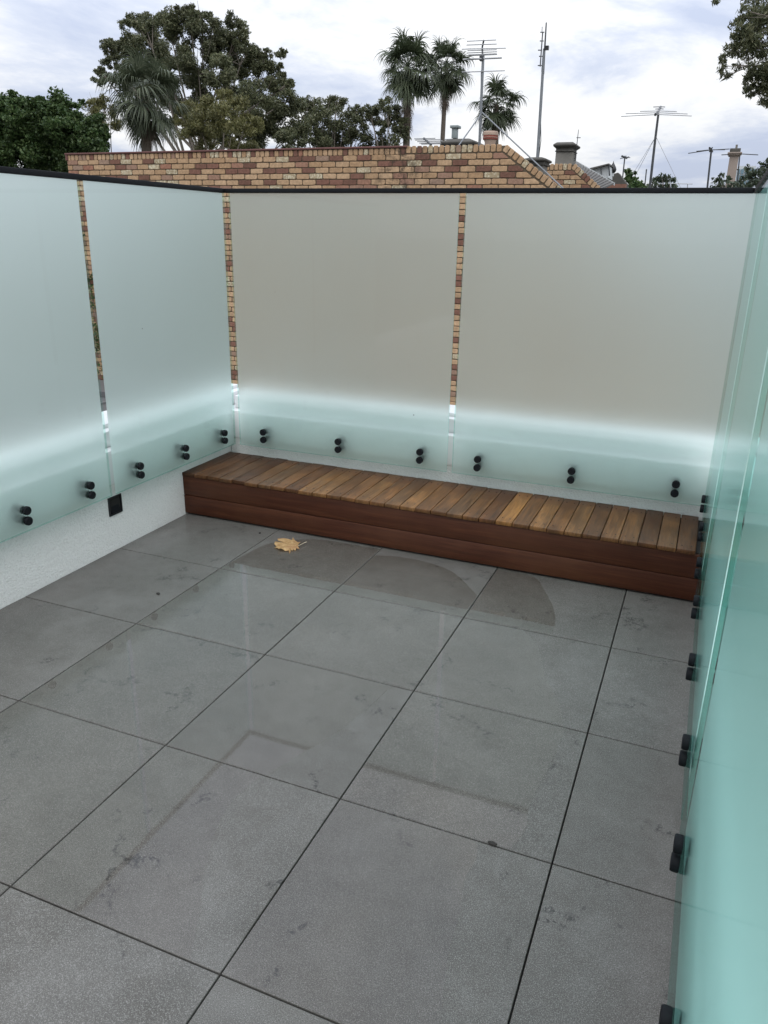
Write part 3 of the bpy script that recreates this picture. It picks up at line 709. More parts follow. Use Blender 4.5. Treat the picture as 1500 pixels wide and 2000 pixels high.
# ------------------------------------------------------------------ foliage
def leaves(name, mat, parent, centers, size, asp, droop=0.0, up=0.0):
    """centers: (n,3); one folded two-triangle leaf each"""
    n = len(centers); d = RNG.normal(size=(n, 3)); d[:, 2] = d[:, 2] * (1 - droop) - droop * 1.6
    d /= np.linalg.norm(d, axis=1)[:, None] + 1e-9
    nr = RNG.normal(size=(n, 3)); nr[:, 2] += up * 2.0
    w = np.cross(d, nr); w /= np.linalg.norm(w, axis=1)[:, None] + 1e-9
    s = size * RNG.uniform(.65, 1.35, (n, 1)); L_ = d * s; Wd = w * s * asp * .5
    fold = np.cross(w, d) * s * asp * .18
    P = np.stack([centers - L_ * .5, centers + Wd + fold - L_ * .05, centers + L_ * .5, centers - Wd + fold - L_ * .05], 1).reshape(-1, 3)
    me = bpy.data.meshes.new(name); me.vertices.add(4 * n); me.vertices.foreach_set('co', P.astype(np.float32).ravel())
    me.loops.add(4 * n); me.loops.foreach_set('vertex_index', np.arange(4 * n, dtype=np.int32))
    me.polygons.add(n); me.polygons.foreach_set('loop_start', np.arange(0, 4 * n, 4, dtype=np.int32)); me.polygons.foreach_set('loop_total', np.full(n, 4, np.int32))
    me.materials.append(mat); me.update(calc_edges=True); me.validate()
    return link(name, me, parent)
def scatter(clumps, dens, sub=9, flat=.8, tight=.34):
    out_ = []
    for c, r in clumps:
        n = max(12, int(dens * r * r)); k = max(3, int(sub * random.uniform(.7, 1.3)))
        dirs = RNG.normal(size=(k, 3)); dirs /= np.linalg.norm(dirs, axis=1)[:, None]; dirs[:, 2] *= flat
        sc_ = c + dirs * r * RNG.uniform(.45, .95, (k, 1)); sr = r * tight * RNG.uniform(.7, 1.35, k)
        idx = RNG.integers(0, k, n); p = RNG.normal(size=(n, 3)); p /= np.linalg.norm(p, axis=1)[:, None]; p *= (RNG.uniform(0, 1, (n, 1)) ** .45)
        p[:, 2] *= .8
        out_.append(sc_[idx] + p * sr[idx][:, None])
    return np.concatenate(out_)
def tree(name, label, cat, y, clumps_px, trunk_px, mat, leaf, asp, dens, droop=0., up=0., spread=1.0, group=None, bark='bark', rtrunk=.3, limbs=True, sub=9, tight=.34, fork=.35, zground=-5.0, every=1, straight=False, lr=1.0):
    s = ppm(y); cl_ = []
    for (u, v, r) in clumps_px:
        rr = r * s; yy = y + random.uniform(-1, 1) * spread * 1.6
        cl_.append((at(u, v, yy), rr))
    base = at(trunk_px, 460, y); base[2] = zground
    root = thing(name, tuple(base), label, cat, group)
    C0 = np.mean([c for c, r in cl_], axis=0)
    pts = scatter([(c - base, r) for c, r in cl_], dens, sub, .85, tight)
    leaves('crown', mat, root, pts, leaf, asp, droop, up)
    tb = MB(); zt = base[2] + (C0[2] - base[2]) * .72; low = min(c[2] - r for c, r in cl_)
    ctrl = [base, base + (C0 - base) * [.15, .15, .35], np.array([C0[0] * .6 + base[0] * .4, C0[1], zt])]
    if straight: ctrl = [base, np.array([base[0], base[1], low - .6]), np.array([base[0] - .2, base[1], C0[2] + 1.0])]
    tb.tube([p - base for p in ctrl], [rtrunk, rtrunk * .8, rtrunk * .5], 8)
    if limbs:
        for i, (c, r) in enumerate(cl_):
            if i % every: continue
            f = random.uniform(fork, .95); st = ctrl[1] + (ctrl[2] - ctrl[1]) * f; mid = st * .45 + c * .55 + np.array([random.uniform(-.3, .3), random.uniform(-.3, .3), random.uniform(-.1, .3)]) * np.linalg.norm(c - st) * .25
            k = np.linalg.norm(c - st); ra = min(rtrunk * .3, .015 + k * .010) * lr
            tb.tube([p - base for p in (st, st * .6 + mid * .4, mid, mid * .4 + c * .6, c)], [ra, ra * .8, ra * .6, ra * .4, ra * .18], 5, False)
            for _ in range(3):
                e_ = c + RNG.normal(size=3) * r * .55; m2 = mid * .3 + c * .7
                tb.tube([p - base for p in (m2, (m2 + e_) / 2 + RNG.normal(size=3) * r * .1, e_)], [ra * .3, ra * .22, ra * .08], 4, False)
    tb.build('trunk', M[bark], root, True)
    return root
def fill(n, box, r, inside):
    out_ = []
    while len(out_) < n:
        u, v = random.uniform(box[0], box[2]), random.uniform(box[1], box[3])
        if inside(u, v): out_.append((u, v, random.uniform(*r)))
    return out_
# big dark gum (its outline follows the photograph)
gum = [(265, 40, 20), (246, 48, 12), (283, 48, 22), (300, 58, 30), (330, 52, 30), (350, 20, 10), (371, 20, 13), (360, 58, 38), (395, 42, 24), (380, 32, 14), (420, 72, 36), (455, 42, 17), (464, 62, 24), (440, 100, 40), (480, 92, 26), (500, 108, 28),
       (522, 104, 12), (547, 103, 12), (240, 85, 26), (215, 92, 18), (203, 84, 9), (262, 95, 36), (300, 100, 40), (340, 105, 40), (385, 112, 40), (220, 122, 22), (196, 140, 14), (190, 160, 12), (205, 150, 18), (250, 138, 32), (430, 140, 34), (480, 138, 38), (515, 138, 30),
       (550, 150, 14), (565, 163, 10), (350, 150, 34), (395, 160, 32), (450, 172, 32), (500, 178, 40), (540, 178, 26), (557, 200, 30), (520, 222, 40), (480, 212, 34), (550, 240, 34), (500, 260, 36), (300, 150, 38), (330, 190, 36), (270, 180, 34), (400, 205, 34), (545, 128, 10), (560, 275, 30), (440, 250, 36), (360, 240, 34)]
tree('gum_tree', 'huge dark gum tree, tallest and widest of the trees behind the brick wall', 'tree', 42, gum, 390, M['gum'], .17, .36, 3600, .35, 0, 2.0, rtrunk=.5, sub=14, tight=.38, every=2)
# olive-toned tree in front of the gum, right of the palm
ol = [(440, 192, 20), (420, 205, 26), (460, 208, 24), (380, 215, 26), (405, 232, 34), (445, 235, 36), (480, 240, 30), (370, 250, 30), (400, 268, 34), (450, 270, 38), (490, 275, 30), (425, 185, 12), (355, 225, 18)]
tree('wattle_tree', 'olive green bushy tree in front of the big dark gum, right of the drooping palm', 'tree', 33, ol, 430, M['olive'], .17, .26, 3000, .55, 0, 1.2, rtrunk=.22, tight=.42, every=3)
ol2 = [(190, 195, 20), (180, 210, 20), (200, 215, 26), (215, 235, 26), (205, 200, 18)]
tree('wattle_tree', 'yellowish bushy tree peeking out left of the drooping palm', 'tree', 36, ol2, 200, M['olive'], .17, .26, 2600, .5, 0, 1.0, rtrunk=.18, tight=.42)
g2 = [(600, 215, 22), (580, 205, 18), (612, 200, 14), (640, 205, 22), (660, 195, 16), (672, 205, 14), (625, 235, 28), (655, 232, 26), (600, 255, 30), (640, 262, 30), (672, 255, 26), (700, 215, 16), (690, 245, 24), (700, 270, 24), (590, 240, 22), (580, 270, 26), (655, 285, 24), (620, 285, 24), (700, 235, 12)]
tree('gum_tree', 'medium gum tree with visible bare limbs right of the huge gum', 'tree', 46, g2, 645, M['gum'], .18, .34, 2400, .35, 0, 1.5, rtrunk=.3, tight=.42, sub=11)
g3 = [(722, 215, 14), (738, 212, 16), (755, 208, 16), (770, 215, 14), (730, 232, 20), (755, 232, 22), (775, 240, 16), (745, 255, 12), (780, 262, 18), (770, 275, 16), (745, 280, 18), (720, 278, 14), (785, 245, 14)]
tree('gum_tree', 'thin open gum tree beside the tallest palm trunk', 'tree', 46, g3, 752, M['gum'], .18, .34, 2000, .35, 0, 1.2, rtrunk=.22, tight=.42, sub=11)
dg = fill(100, (-60, 195, 215, 325), (20, 34), lambda u, v: v > 200 + (max(0, u - 100) / 110) ** 2 * 75 and u < 218)
dg += fill(70, (-160, 330, 120, 640), (30, 55), lambda u, v: True); dg += [(60, 200, 12), (30, 203, 12), (85, 204, 12), (5, 200, 14), (105, 212, 12), (125, 218, 10), (150, 205, 10), (160, 200, 8), (145, 225, 14), (175, 238, 12), (195, 258, 10), (40, 212, 20), (80, 215, 20)]
tree('broadleaf_tree', 'dense rounded dark green tree at the left edge behind the brick wall end', 'tree', 24, dg, 90, M['green'], .115, .6, 6500, .12, .55, 1.2, rtrunk=.25, limbs=False, tight=.46, sub=12)
# overhanging branch at the upper right
ob = [(1478, 15, 22), (1500, 30, 34), (1455, 22, 10), (1530, 20, 40), (1460, 50, 24), (1480, 70, 28), (1440, 62, 18), (1432, 85, 14), (1425, 100, 12), (1505, 75, 30), (1412, 115, 9), (1408, 135, 9), (1420, 148, 8), (1450, 95, 18), (1470, 100, 18), (1530, 80, 36), (1490, 130, 26), (1475, 145, 16), (1465, 165, 13), (1510, 130, 30), (1462, 183, 9), (1500, 170, 20), (1495, 195, 13), (1480, 175, 11), (1530, 180, 24), (1398, 0, 8), (1440, 130, 8), (1500, 205, 7)]
tree('gum_tree', 'gum branch hanging in from the upper right corner', 'tree', 15, ob, 1760, M['gum'], .085, .26, 9000, .6, 0, .3, rtrunk=.2, tight=.40, sub=12, straight=True, lr=.35)
# right-hand background trees
tree('broadleaf_tree', 'small green tree beside the black roof vent', 'tree', 38, [(1228, 338, 8), (1236, 345, 11), (1240, 358, 12), (1228, 355, 10), (1248, 362, 8), (1222, 350, 6), (1256, 366, 8), (1240, 372, 12)], 1238, M['green'], .20, .6, 900, .1, .5, .5, rtrunk=.12, limbs=False)
tree('broadleaf_tree', 'sparse round tree behind the foot of the tall antenna mast', 'tree', 44, [(1272, 360, 9), (1284, 352, 8), (1293, 344, 8), (1305, 345, 7), (1310, 356, 9), (1296, 358, 12), (1280, 366, 10), (1318, 364, 8), (1262, 368, 8), (1300, 370, 12)], 1296, M['shrub'], .22, .55, 480, .1, .4, .6, rtrunk=.12, tight=.42)
tree('shrub', 'airy dark shrub left of the tall narrow chimney', 'shrub', 24, [(1392, 354, 6), (1398, 362, 7), (1404, 350, 5), (1409, 343, 4), (1413, 357, 8), (1420, 350, 6), (1428, 360, 10), (1405, 366, 9), (1440, 366, 10)], 1420, M['shrub'], .13, .6, 900, .1, .4, .3, rtrunk=.05, tight=.42)
tree('shrub', 'big dark shrub in the corner beyond the right end of the back rail', 'shrub', 20, [(1455, 360, 12), (1470, 350, 13), (1462, 338, 10), (1480, 338, 13), (1492, 328, 12), (1475, 362, 13), (1490, 355, 16), (1450, 350, 8), (1460, 325, 5), (1505, 340, 18), (1500, 320, 10), (1448, 366, 8)], 1480, M['shrub'], .11, .6, 1700, .1, .4, .35, rtrunk=.06, limbs=False, tight=.4)
# creeper on the brick wall, glimpsed in the left gap
cre = thing('creeper', (-8.85, 10.95, -1.4), 'green creeper patches on the brick wall seen through the left gap', 'plant')
pts = []
for (cx, cz, r) in ((-9.1, 1.35, .16), (-9.0, .55, .2), (-8.9, .2, .25), (-8.95, -.35, .22), (-8.85, -.6, .18), (-8.75, -1.0, .25), (-8.5, .9, .2), (-8.4, -.2, .25)):
    n = 70; p = RNG.normal(size=(n, 3)) * [r * .5, .02, r * .5] + [cx + 8.85, -.03, cz + 1.4]; p[:, 1] = np.minimum(p[:, 1], .02); pts.append(p)
leaves('foliage', M['green'], cre, np.concatenate(pts), .07, .6)
q = MB(); q.tube([(.1, .02, -.2), (0, .015, .8), (-.1, .02, 1.7), (-.25, .02, 2.8)], [.012, .01, .008, .004], 5); q.build('stem', M['bark'], cre)

# ------------------------------------------------------------------ fan palms
def frond_mesh(elev, Lp, Rb, mat, seed, droop=1.0, nseg=26):
    """a costapalmate fan leaf leaving the crown along +x at the given elevation, tips hanging"""
    rg = random.Random(seed); q = MB(); e0 = R(elev)
    P = []; p = np.zeros(3); d = np.array([math.cos(e0), 0, math.sin(e0)])
    for i in range(5):
        P.append(p.copy()); d = d + np.array([0, 0, -.07 * droop]); d /= np.linalg.norm(d); p = p + d * Lp / 4
    q.tube(P, [.022, .018, .016, .014, .012], 4, False)
    hub = P[-1]; side = np.array([0, 1., 0]); nrm = np.cross(d, side)
    for k in range(nseg):
        a = R(-118 + 236 * k / (nseg - 1) + rg.uniform(-3, 3)); ln = Rb * (1 - .22 * abs(a) / R(118)) * rg.uniform(.88, 1.1)
        dd = d * math.cos(a) + side * math.sin(a) + nrm * .12; dd /= np.linalg.norm(dd)
        pos = hub.copy(); pts = []; w0 = (.030 if mat is M['frond'] else .021) * Rb
        steps = 8
        for s_ in range(steps):
            f = s_ / (steps - 1); pts.append((pos.copy(), w0 * (.35 + 1.5 * f if f < .45 else max(.04, 1.02 * (1 - f) * 1.75))))
            if f > rg.uniform(.2, .5): dd = dd + np.array([rg.uniform(-.05, .05), rg.uniform(-.05, .05), -.27 * droop]); dd /= np.linalg.norm(dd)
            pos = pos + dd * ln / (steps - 1)
        vs = []
        for i, (c, w) in enumerate(pts):
            t_ = pts[min(i + 1, steps - 1)][0] - pts[max(i - 1, 0)][0]; b = np.cross(t_, nrm + .3 * side * math.sin(a)); b /= np.linalg.norm(b) + 1e-9
            vs += [c - b * w, c + b * w]
        q.add(vs, [(2 * i, 2 * i + 1, 2 * i + 3, 2 * i + 2) for i in range(steps - 1)])
    return q.mesh('frond', mat, fixn=False)
FR = {}
def frond(kind, elev, var):
    k = (kind, elev, var)
    if k not in FR:
        if kind == 'green': FR[k] = frond_mesh(elev, .85, 1.15, M['frond'], (elev + 100) * 7 + var, 1.6, 32)
        elif kind == 'pale': FR[k] = frond_mesh(elev, .95, 1.35, M['pfrond'], (elev + 100) * 5 + var, 1.9, 38)
        else: FR[k] = frond_mesh(elev, .8, .9, M['dead'], (elev + 100) * 3 + var, 1.6, 20)
    return FR[k]
def palm(label, u, v, y, scale, nf, kind='green', skirt=(0, 0), trunk_u=None, trunk_r=.16, elevs=(80, 62, 45, 28, 10, -8, -28, -48)):
    c = at(u, v, y); base = at(trunk_u or u, 460, y); base[2] = -5.0
    root = thing('fan_palm', tuple(base), label, 'palm tree', 'fan palms behind the brick wall')
    q = MB(); top = c - base
    q.tube([(0, 0, 0), top * [.3, .3, .4], top * [.75, .75, .8], top], [trunk_r * 1.25, trunk_r * 1.05, trunk_r, trunk_r * .8], 10); q.build('trunk', M['pbark'], root, True)
    ga = 2.399963
    for i in range(nf):
        el = elevs[min(len(elevs) - 1, int(i / nf * len(elevs)))]
        o = link('frond', frond(kind, el, i % 2), root, tuple(top + np.array([0, 0, .25 - .5 * i / nf]) * scale))
        s_ = scale * random.uniform(.72, 1.22) * (.82 if el > 60 else 1.0)
        o.scale = (s_, s_, s_); o.rotation_euler = (R(random.uniform(-22, 22)), R(random.uniform(-14, 14)), i * ga + random.uniform(-.2, .2))
    for i in range(skirt[0]):
        f = i / max(1, skirt[0] - 1)
        o = link('dead_frond', frond('dead', (-62, -78)[i % 2], i % 3), root, tuple(top + np.array([0, 0, -.35 - f * skirt[1]]) * scale))
        s_ = scale * (.9 - .25 * f) * random.uniform(.85, 1.1); o.scale = (s_ * .8, s_ * .8, s_); o.rotation_euler = (0, R(random.uniform(-6, 6)), i * ga)
    return root
palm('big drooping pale fan palm close behind the left part of the brick wall', 283, 192, 27, .86, 44, 'pale', (14, .9), trunk_u=280, trunk_r=.2)
palm('tallest fan palm with brown skirt, left of the close pair', 797, 135, 46, 1.12, 46, 'green', (22, 2.0), trunk_u=790, trunk_r=.20)
palm('slightly shorter fan palm with slim trunk, right of the close pair', 872, 130, 50, 1.03, 42, 'green', (18, 1.3), trunk_u=853, trunk_r=.14)
palm('small low fan palm behind the antenna mast and chimney pot', 970, 205, 52, .95, 36, 'green', (8, .8), trunk_u=966, trunk_r=.2)

# ------------------------------------------------------------------ chimneys and roof things
def px_box(q, u0, v0, u1, v1, y, dep, o, mi=0):
    a, b = at(u0, v1, y), at(u1, v0, y); q.box((a[0] - o[0], a[1] - o[1], a[2] - o[2]), (b[0] - o[0], a[1] + dep - o[1], b[2] - o[2]), mi)
def stack(name, label, cat, y, tiers, dep, group=None, down=True):
    """tiers: (part name, u0, v0, u1, v1, material, bevel, extra depth)"""
    u = (tiers[0][1] + tiers[0][3]) / 2; o = at(u, 460, y); o[2] = -5
    root = thing(name, tuple(o), label, cat, group)
    for (nm, u0, v0, u1, v1, mat, bv, ex) in tiers:
        q = MB(); a, b = at(u0, v1, y), at(u1, v0, y); q.box((a[0] - o[0], -ex, a[2] - o[2]), (b[0] - o[0], dep + ex, b[2] - o[2])); ob_ = q.build(nm, mat, root)
        if bv: bevel(ob_, bv, 2)
    return root
# chimney with low dark hood and square flue, just behind the long wall
y = 13.0; o = at(893, 460, y); o[2] = -5
rt = thing('chimney', tuple(o), 'broad chimney with dark hooded top and a square grey flue above the long wall', 'chimney')
def ring_hood(tiers, dep):
    q = MB(); n = len(tiers)
    for (u0, u1, v, ins) in tiers:
        a, b = at(u0, v, y), at(u1, v, y); z = (a[2] + b[2]) / 2 - o[2]
        q.v += [(a[0] - o[0], ins, z), (b[0] - o[0], ins, z), (b[0] - o[0], dep - ins, z), (a[0] - o[0], dep - ins, z)]
    for i in range(n - 1):
        for k in range(4): q.f.append((4 * i + k, 4 * i + (k + 1) % 4, 4 * i + 4 + (k + 1) % 4, 4 * i + 4 + k)); q.mi.append(0)
    q.f.append((4 * n - 4, 4 * n - 3, 4 * n - 2, 4 * n - 1)); q.mi.append(0); q.f.append((3, 2, 1, 0)); q.mi.append(0)
    return q
bevel(ring_hood([(862, 925, 283, .02), (860, 927, 277, .0), (862, 924, 275, .02), (873, 912, 269, .15), (876, 908, 268.5, .18)], .75).build('hood', M['dcement'], rt), .012, 2)
q = MB(); a, b = at(868, 284, y), at(920, 284, y); q.box((a[0] - o[0], .06, 0), (b[0] - o[0], .69, a[2] - o[2] + .01)); q.build('stack', M['cement'], rt)
q = MB(); px_box(q, 881.5, 250, 891.5, 270, y + .28, .12, o); bevel(q.build('flue', M['flue'], rt), .006, 2)
q = MB(); px_box(q, 878.5, 244, 895, 250, y + .25, .18, o); bevel(q.build('flue_cap', M['flue'], rt), .008, 2)
# cream chimney pot
y = 12.0; o = at(957, 282, y)
rt = thing('chimney_pot', tuple(o), 'short cream and red banded chimney pot above the long brick wall', 'chimney pot'); s = ppm(y)
q = MB(); q.lathe([(9.5 * s, -.55), (9.5 * s, 3 * s), (11 * s, 6 * s), (11 * s, 7 * s)], (0, 0, 0), (0, 0, 1), 24); q.build('pot', M['pot'], rt, True)
q = MB(); q.lathe([(12.6 * s, 7.2 * s), (13 * s, 8 * s), (13 * s, 13.6 * s), (12.6 * s, 14 * s)], (0, 0, 0), (0, 0, 1), 24); q.build('band', M['potband'], rt, True)
q = MB(); q.lathe([(13.2 * s, 14.2 * s), (13.4 * s, 15 * s), (13.2 * s, 19.6 * s), (12 * s, 20.6 * s), (8.5 * s, 20.6 * s), (8 * s, 14.4 * s)], (0, 0, 0), (0, 0, 1), 24); q.build('rim', M['pot'], rt, True)
q = MB(); q.lathe([(13.3 * s, 10.3 * s), (13.5 * s, 10.6 * s), (13.3 * s, 11 * s)], (0, 0, 0), (0, 0, 1), 24); q.build('bead', M['pot'], rt, True)
# dark low chimney cap behind the rake
y = 14.6; o = at(1045, 460, y); o[2] = -5
rt = thing('chimney', tuple(o), 'low dark chimney cap at the foot of the tall mast with vertical aerial', 'chimney')
bevel(ring_hood([(1027, 1062, 322, .05), (1027, 1062, 315, .05), (1023, 1066, 314, 0), (1023, 1066, 309.5, .0), (1034, 1055, 305.5, .14)], .6).build('hood', M['dcement'], rt), .012, 2)
q = MB(); a, b = at(1030, 321, y), at(1059, 321, y); q.box((a[0] - o[0], .09, 0), (b[0] - o[0], .5, a[2] - o[2] - .005)); q.build('stack', M['cement'], rt)
# grey rendered chimney
y = 17.5; o = at(1104, 460, y); o[2] = -5
rt = thing('chimney', tuple(o), 'square weathered grey cement chimney with moulded top above the small gable', 'chimney')
q = MB(); a, b = at(1085.5, 297, y), at(1119, 297, y); q.box((a[0] - o[0], 0, 0), (b[0] - o[0], .5, a[2] - o[2])); bevel(q.build('stack', M['cement'], rt), .01, 2)
bevel(ring_hood([(1086, 1119, 296.5, -.01), (1084.5, 1120, 296, -.03), (1084, 1120, 294.5, -.03), (1086, 1118.5, 293.5, -.01), (1086, 1119, 290, -.01), (1082, 1124, 286, -.07), (1081.5, 1125.5, 284, -.08), (1082, 1125, 282, -.08), (1087, 1119, 277.5, .02), (1089, 1117, 277, .05)], .5).build('moulded_top', M['dcement'], rt), .008, 2)
# tall narrow chimney, far right
y = 26.0; o = at(1430, 460, y); o[2] = -5
rt = thing('chimney', tuple(o), 'tall narrow grey brown rendered chimney at the far right above the back rail', 'chimney')
q = MB(); a0_, b0_ = at(1418, 372, y), at(1436, 372, y); a1_, b1_ = at(1422.5, 302, y), at(1440.5, 302, y); dz = -0.0
cx0, cx1 = (a0_[0] + a1_[0]) / 2 - o[0], (b0_[0] + b1_[0]) / 2 - o[0]
q.box((cx0, 0, 0), (cx1, .4, a1_[2] - o[2])); bevel(q.build('stack', M['pinkrender'], rt), .012, 2)
wv = cx1 - cx0; zt = a1_[2] - o[2]; sy = ppm(y)
for nm, e_, z0, z1 in (('necking', .06, -1.5, .8), ('cornice', .10, .8, 3.2), ('cap', .03, 3.2, 9.0)):
    q = MB(); q.box((cx0 - e_ * .7, -e_, zt + z0 * sy), (cx1 + e_ * .7, .4 + e_, zt + z1 * sy + .002)); bevel(q.build(nm, M['dcement'] if nm == 'cap' else M['pinkrender'], rt), .012, 2)
q = MB(); q.box((cx0 + wv * .46, .12, zt + 9 * sy), (cx0 + wv * .70, .26, zt + 15 * sy)); q.build('flue', M['cement'], rt)

# small roof clutter: tilted roof lantern, whirly vent, far red wall
y = 24.0; o = at(1172, 340, y)
rt = thing('roof_lantern', tuple(o), 'pale framed roof lantern with dark sloping lid beyond the shingled roof', 'skylight'); s = ppm(y)
q = MB(); q.add([(-10 * s, 0, -6 * s), (14 * s, 0, -6 * s), (12 * s, 0, 13 * s), (-14 * s, 0, 7 * s), (-10 * s, 1, -6 * s), (14 * s, 1, -6 * s), (12 * s, 1, 13 * s), (-14 * s, 1, 7 * s)], [(0, 1, 2, 3), (7, 6, 5, 4), (0, 4, 5, 1), (1, 5, 6, 2), (2, 6, 7, 3), (3, 7, 4, 0)]); q.build('side', M['paleconc'], rt)
q = MB(); q.add([(-17 * s, -.15, 6.2 * s), (14 * s, -.15, 14.2 * s), (14 * s, -.15, 16 * s), (-17 * s, -.15, 9 * s), (-17 * s, 1.2, 6.2 * s), (14 * s, 1.2, 14.2 * s), (14 * s, 1.2, 16 * s), (-17 * s, 1.2, 9 * s)], [(0, 1, 2, 3), (7, 6, 5, 4), (0, 4, 5, 1), (1, 5, 6, 2), (2, 6, 7, 3), (3, 7, 4, 0)]); q.build('lid', M['slate'], rt)
q = MB(); q.tube([(13 * s, -.05, 15 * s), (16.5 * s, -.05, -3 * s)], .022, 5); q.tube([(1 * s, -.05, 9 * s), (3 * s, -.05, -5 * s)], .014, 5); q.build('frame', M['dsteel'], rt)
y = 25.0; o = at(1196, 338, y); s = ppm(y)
rt = thing('roof_vent', tuple(o), 'black onion shaped spinning roof vent', 'vent')
q = MB(); q.lathe([(3.6 * s, 0), (5.6 * s, 2.5 * s), (6.2 * s, 5.5 * s), (5.0 * s, 9 * s), (2.6 * s, 13 * s), (.9 * s, 16 * s), (.15 * s, 19 * s)], (0, 0, 0), (0, 0, 1), 16); q.build('hood', M['anod'], rt, True)
q = MB(); q.lathe([(3.0 * s, -5 * s), (3.0 * s, 0)], (0, 0, 0), (0, 0, 1), 12); q.build('throat', M['paleconc'], rt, True)
y = 26.0; o = at(1190, 460, y); o[2] = -5
rt = thing('brick_outbuilding', tuple(o), 'low dull brick parapet under the black roof vent', 'building')
q = MB(); a, b = at(1160, 341, y), at(1207, 337, y); a2 = at(1176, 346, y); c_ = at(1223, 358, y)
prof = [(at(1150, 372, y)[0], 0), (c_[0], 0), (c_[0], c_[2] - o[2]), (b[0], b[2] - o[2]), (a2[0], a2[2] - o[2]), (at(1150, 352, y)[0], at(1150, 352, y)[2] - o[2])]
n = len(prof); q.add([(p[0] - o[0], 0, p[1]) for p in prof] + [(p[0] - o[0], .6, p[1]) for p in prof], [tuple(range(n)), tuple(range(2 * n - 1, n - 1, -1))] + [(k, (k + 1) % n, n + (k + 1) % n, n + k) for k in range(n)]); q.build('wall', M['dcement'], rt)
q = MB(); a, b = at(1168, 359.5, 22), at(1222, 360.5, 22); q.box((a[0] - o[0], 22 - o[1], 0), (b[0] - o[0], 22.3 - o[1], a[2] - o[2])); q.build('front_wall', M['redbrickfar'], rt)
# far glazed tower
y = 260.0; o = at(1452, 460, y); o[2] = -5
rt = thing('office_tower', tuple(o), 'distant blue glazed office block behind the shrub at the far right', 'building'); a, b = at(1441, 324, y), at(1478, 319, y)
q = MB(); q.box((a[0] - o[0], .6, 0), (b[0] - o[0], 14, a[2] - o[2])); q.build('wall', M['paleconc'], rt)
for r_ in range(9):
    z1 = a[2] - o[2] - .8 - r_ * 1.55
    if z1 < 2: break
    for c in range(5):
        w = (b[0] - a[0]) / 5; q = MB(); q.box((a[0] - o[0] + c * w + .15, .2, z1 - 1.25), (a[0] - o[0] + (c + 1) * w - .15, .58, z1)); q.build('window', M['bluepanel'], rt)

# ------------------------------------------------------------------ aerials
def tubes(name, mat, parent, segs, r, n=6):
    q = MB()
    for a, b in segs: q.tube([a, b], r, n)
    return q.build(name, mat, parent)
def V(p, o): return (p[0] - o[0], p[1] - o[1], p[2] - o[2])
# 1: big VHF/UHF aerial on a stayed mast behind the long wall
y = 12.2; o = at(937, 286, y); A = lambda u, v, yy=12.2: V(at(u, v, yy), o)
rt = thing('antenna', tuple(o), 'large many-rod roof aerial on a grey stayed mast beside the chimney pot', 'antenna')
q = MB(); q.tube([A(936, 292), A(944, 105)], .022, 8); q.build('mast', M['steel'], rt)
q = MB(); q.tube([A(945, 78), A(942, 92, 12.25), A(943, 142)], .014, 6); q.build('upper_boom', M['dsteel'], rt)
for (u0, u1, v0, v1) in ((912, 969, 80.5, 78), (911, 970, 88, 86), (902, 988, 96, 94), (913, 970, 99, 97), (912, 971, 103.5, 101), (914, 971, 109, 106.5), (915, 970, 107, 105), (904, 980, 116.5, 113), (902, 986, 141, 138)):
    q = MB(); q.tube([A(u0, v0, 12.05), A(u1, v1, 12.3)], .0075 if v0 != 116.5 else .013, 5); q.build('element', M['alu'], rt)
q = MB(); q.box((-.03, -.04, 0), (.03, .04, .07)); c = A(941, 119); ob_ = q.build('clamp', M['dsteel'], rt); ob_.location = c
q = MB(); q.tube([A(943, 98), A(941, 110), A(943.5, 125), A(940, 140), A(939, 200)], .007, 5); q.build('cable', M['anod'], rt)
q = MB(); q.tube([A(941, 221), A(896, 284, 11.4)], .010, 6); q.build('stay', M['steel'], rt)
q = MB(); q.tube([A(941, 219), (at(1101, 369, 10.85)[0] - o[0], 10.85 - o[1], at(1101, 369, 10.85)[2] - o[2])], .010, 6); q.build('stay', M['steel'], rt)
# 2: fallen small aerial lying on the roof edge
y = 13.6; o = at(840, 278, y); A = lambda u, v, yy=13.6: V(at(u, v, yy), o)
rt = thing('antenna', tuple(o), 'small pale rod aerial lying low left of the hooded chimney', 'antenna')
q = MB(); q.tube([A(828, 270), A(842, 283, 13.2)], .018, 6); q.build('boom', M['dsteel'], rt)
for k, (u0, u1, v0) in enumerate(((809, 850, 271), (811, 861, 273.5), (815, 864, 276.5), (819, 868, 279.5), (823, 872, 281.5), (868, 882, 272.5))):
    q = MB(); q.tube([A(u0, v0), A(u1, v0 - 1)], .0085, 5); q.build('element', M['alu'], rt)
q = MB(); q.tube([A(840, 281), (A(840, 281)[0], 0, -6)], .015, 6); q.build('post', M['steel'], rt)
# 3: tall mast with vertical aerial
y = 14.9; o = at(1049, 318, y); A = lambda u, v, yy=14.9: V(at(u, v, yy), o)
rt = thing('antenna', tuple(o), 'tall thin leaning mast with a vertical aerial strapped to its top', 'antenna')
q = MB(); q.tube([A(1049, 322), A(1054, 240), A(1063, 95)], [.030, .028, .024], 8); q.build('mast', M['steel'], rt)
q = MB(); q.tube([A(1061, 145), A(1067, 44)], [.02, .012], 6); q.build('upper_pole', M['dsteel'], rt)
q = MB(); q.tube([A(1060, 62), A(1055, 130)], .011, 6); q.build('boom', M['dsteel'], rt)
for (u, v) in ((1059, 63), (1058, 80), (1054.5, 98), (1056.5, 110), (1054, 128)):
    q = MB(); q.tube([A(u - 3, v, 14.6), A(u + 3.5, v, 15.2)], .010, 5); q.build('element', M['dsteel'], rt)
q = MB(); q.tube([A(1059, 52), A(1058.6, 62)], .006, 5); q.build('tip', M['dsteel'], rt)
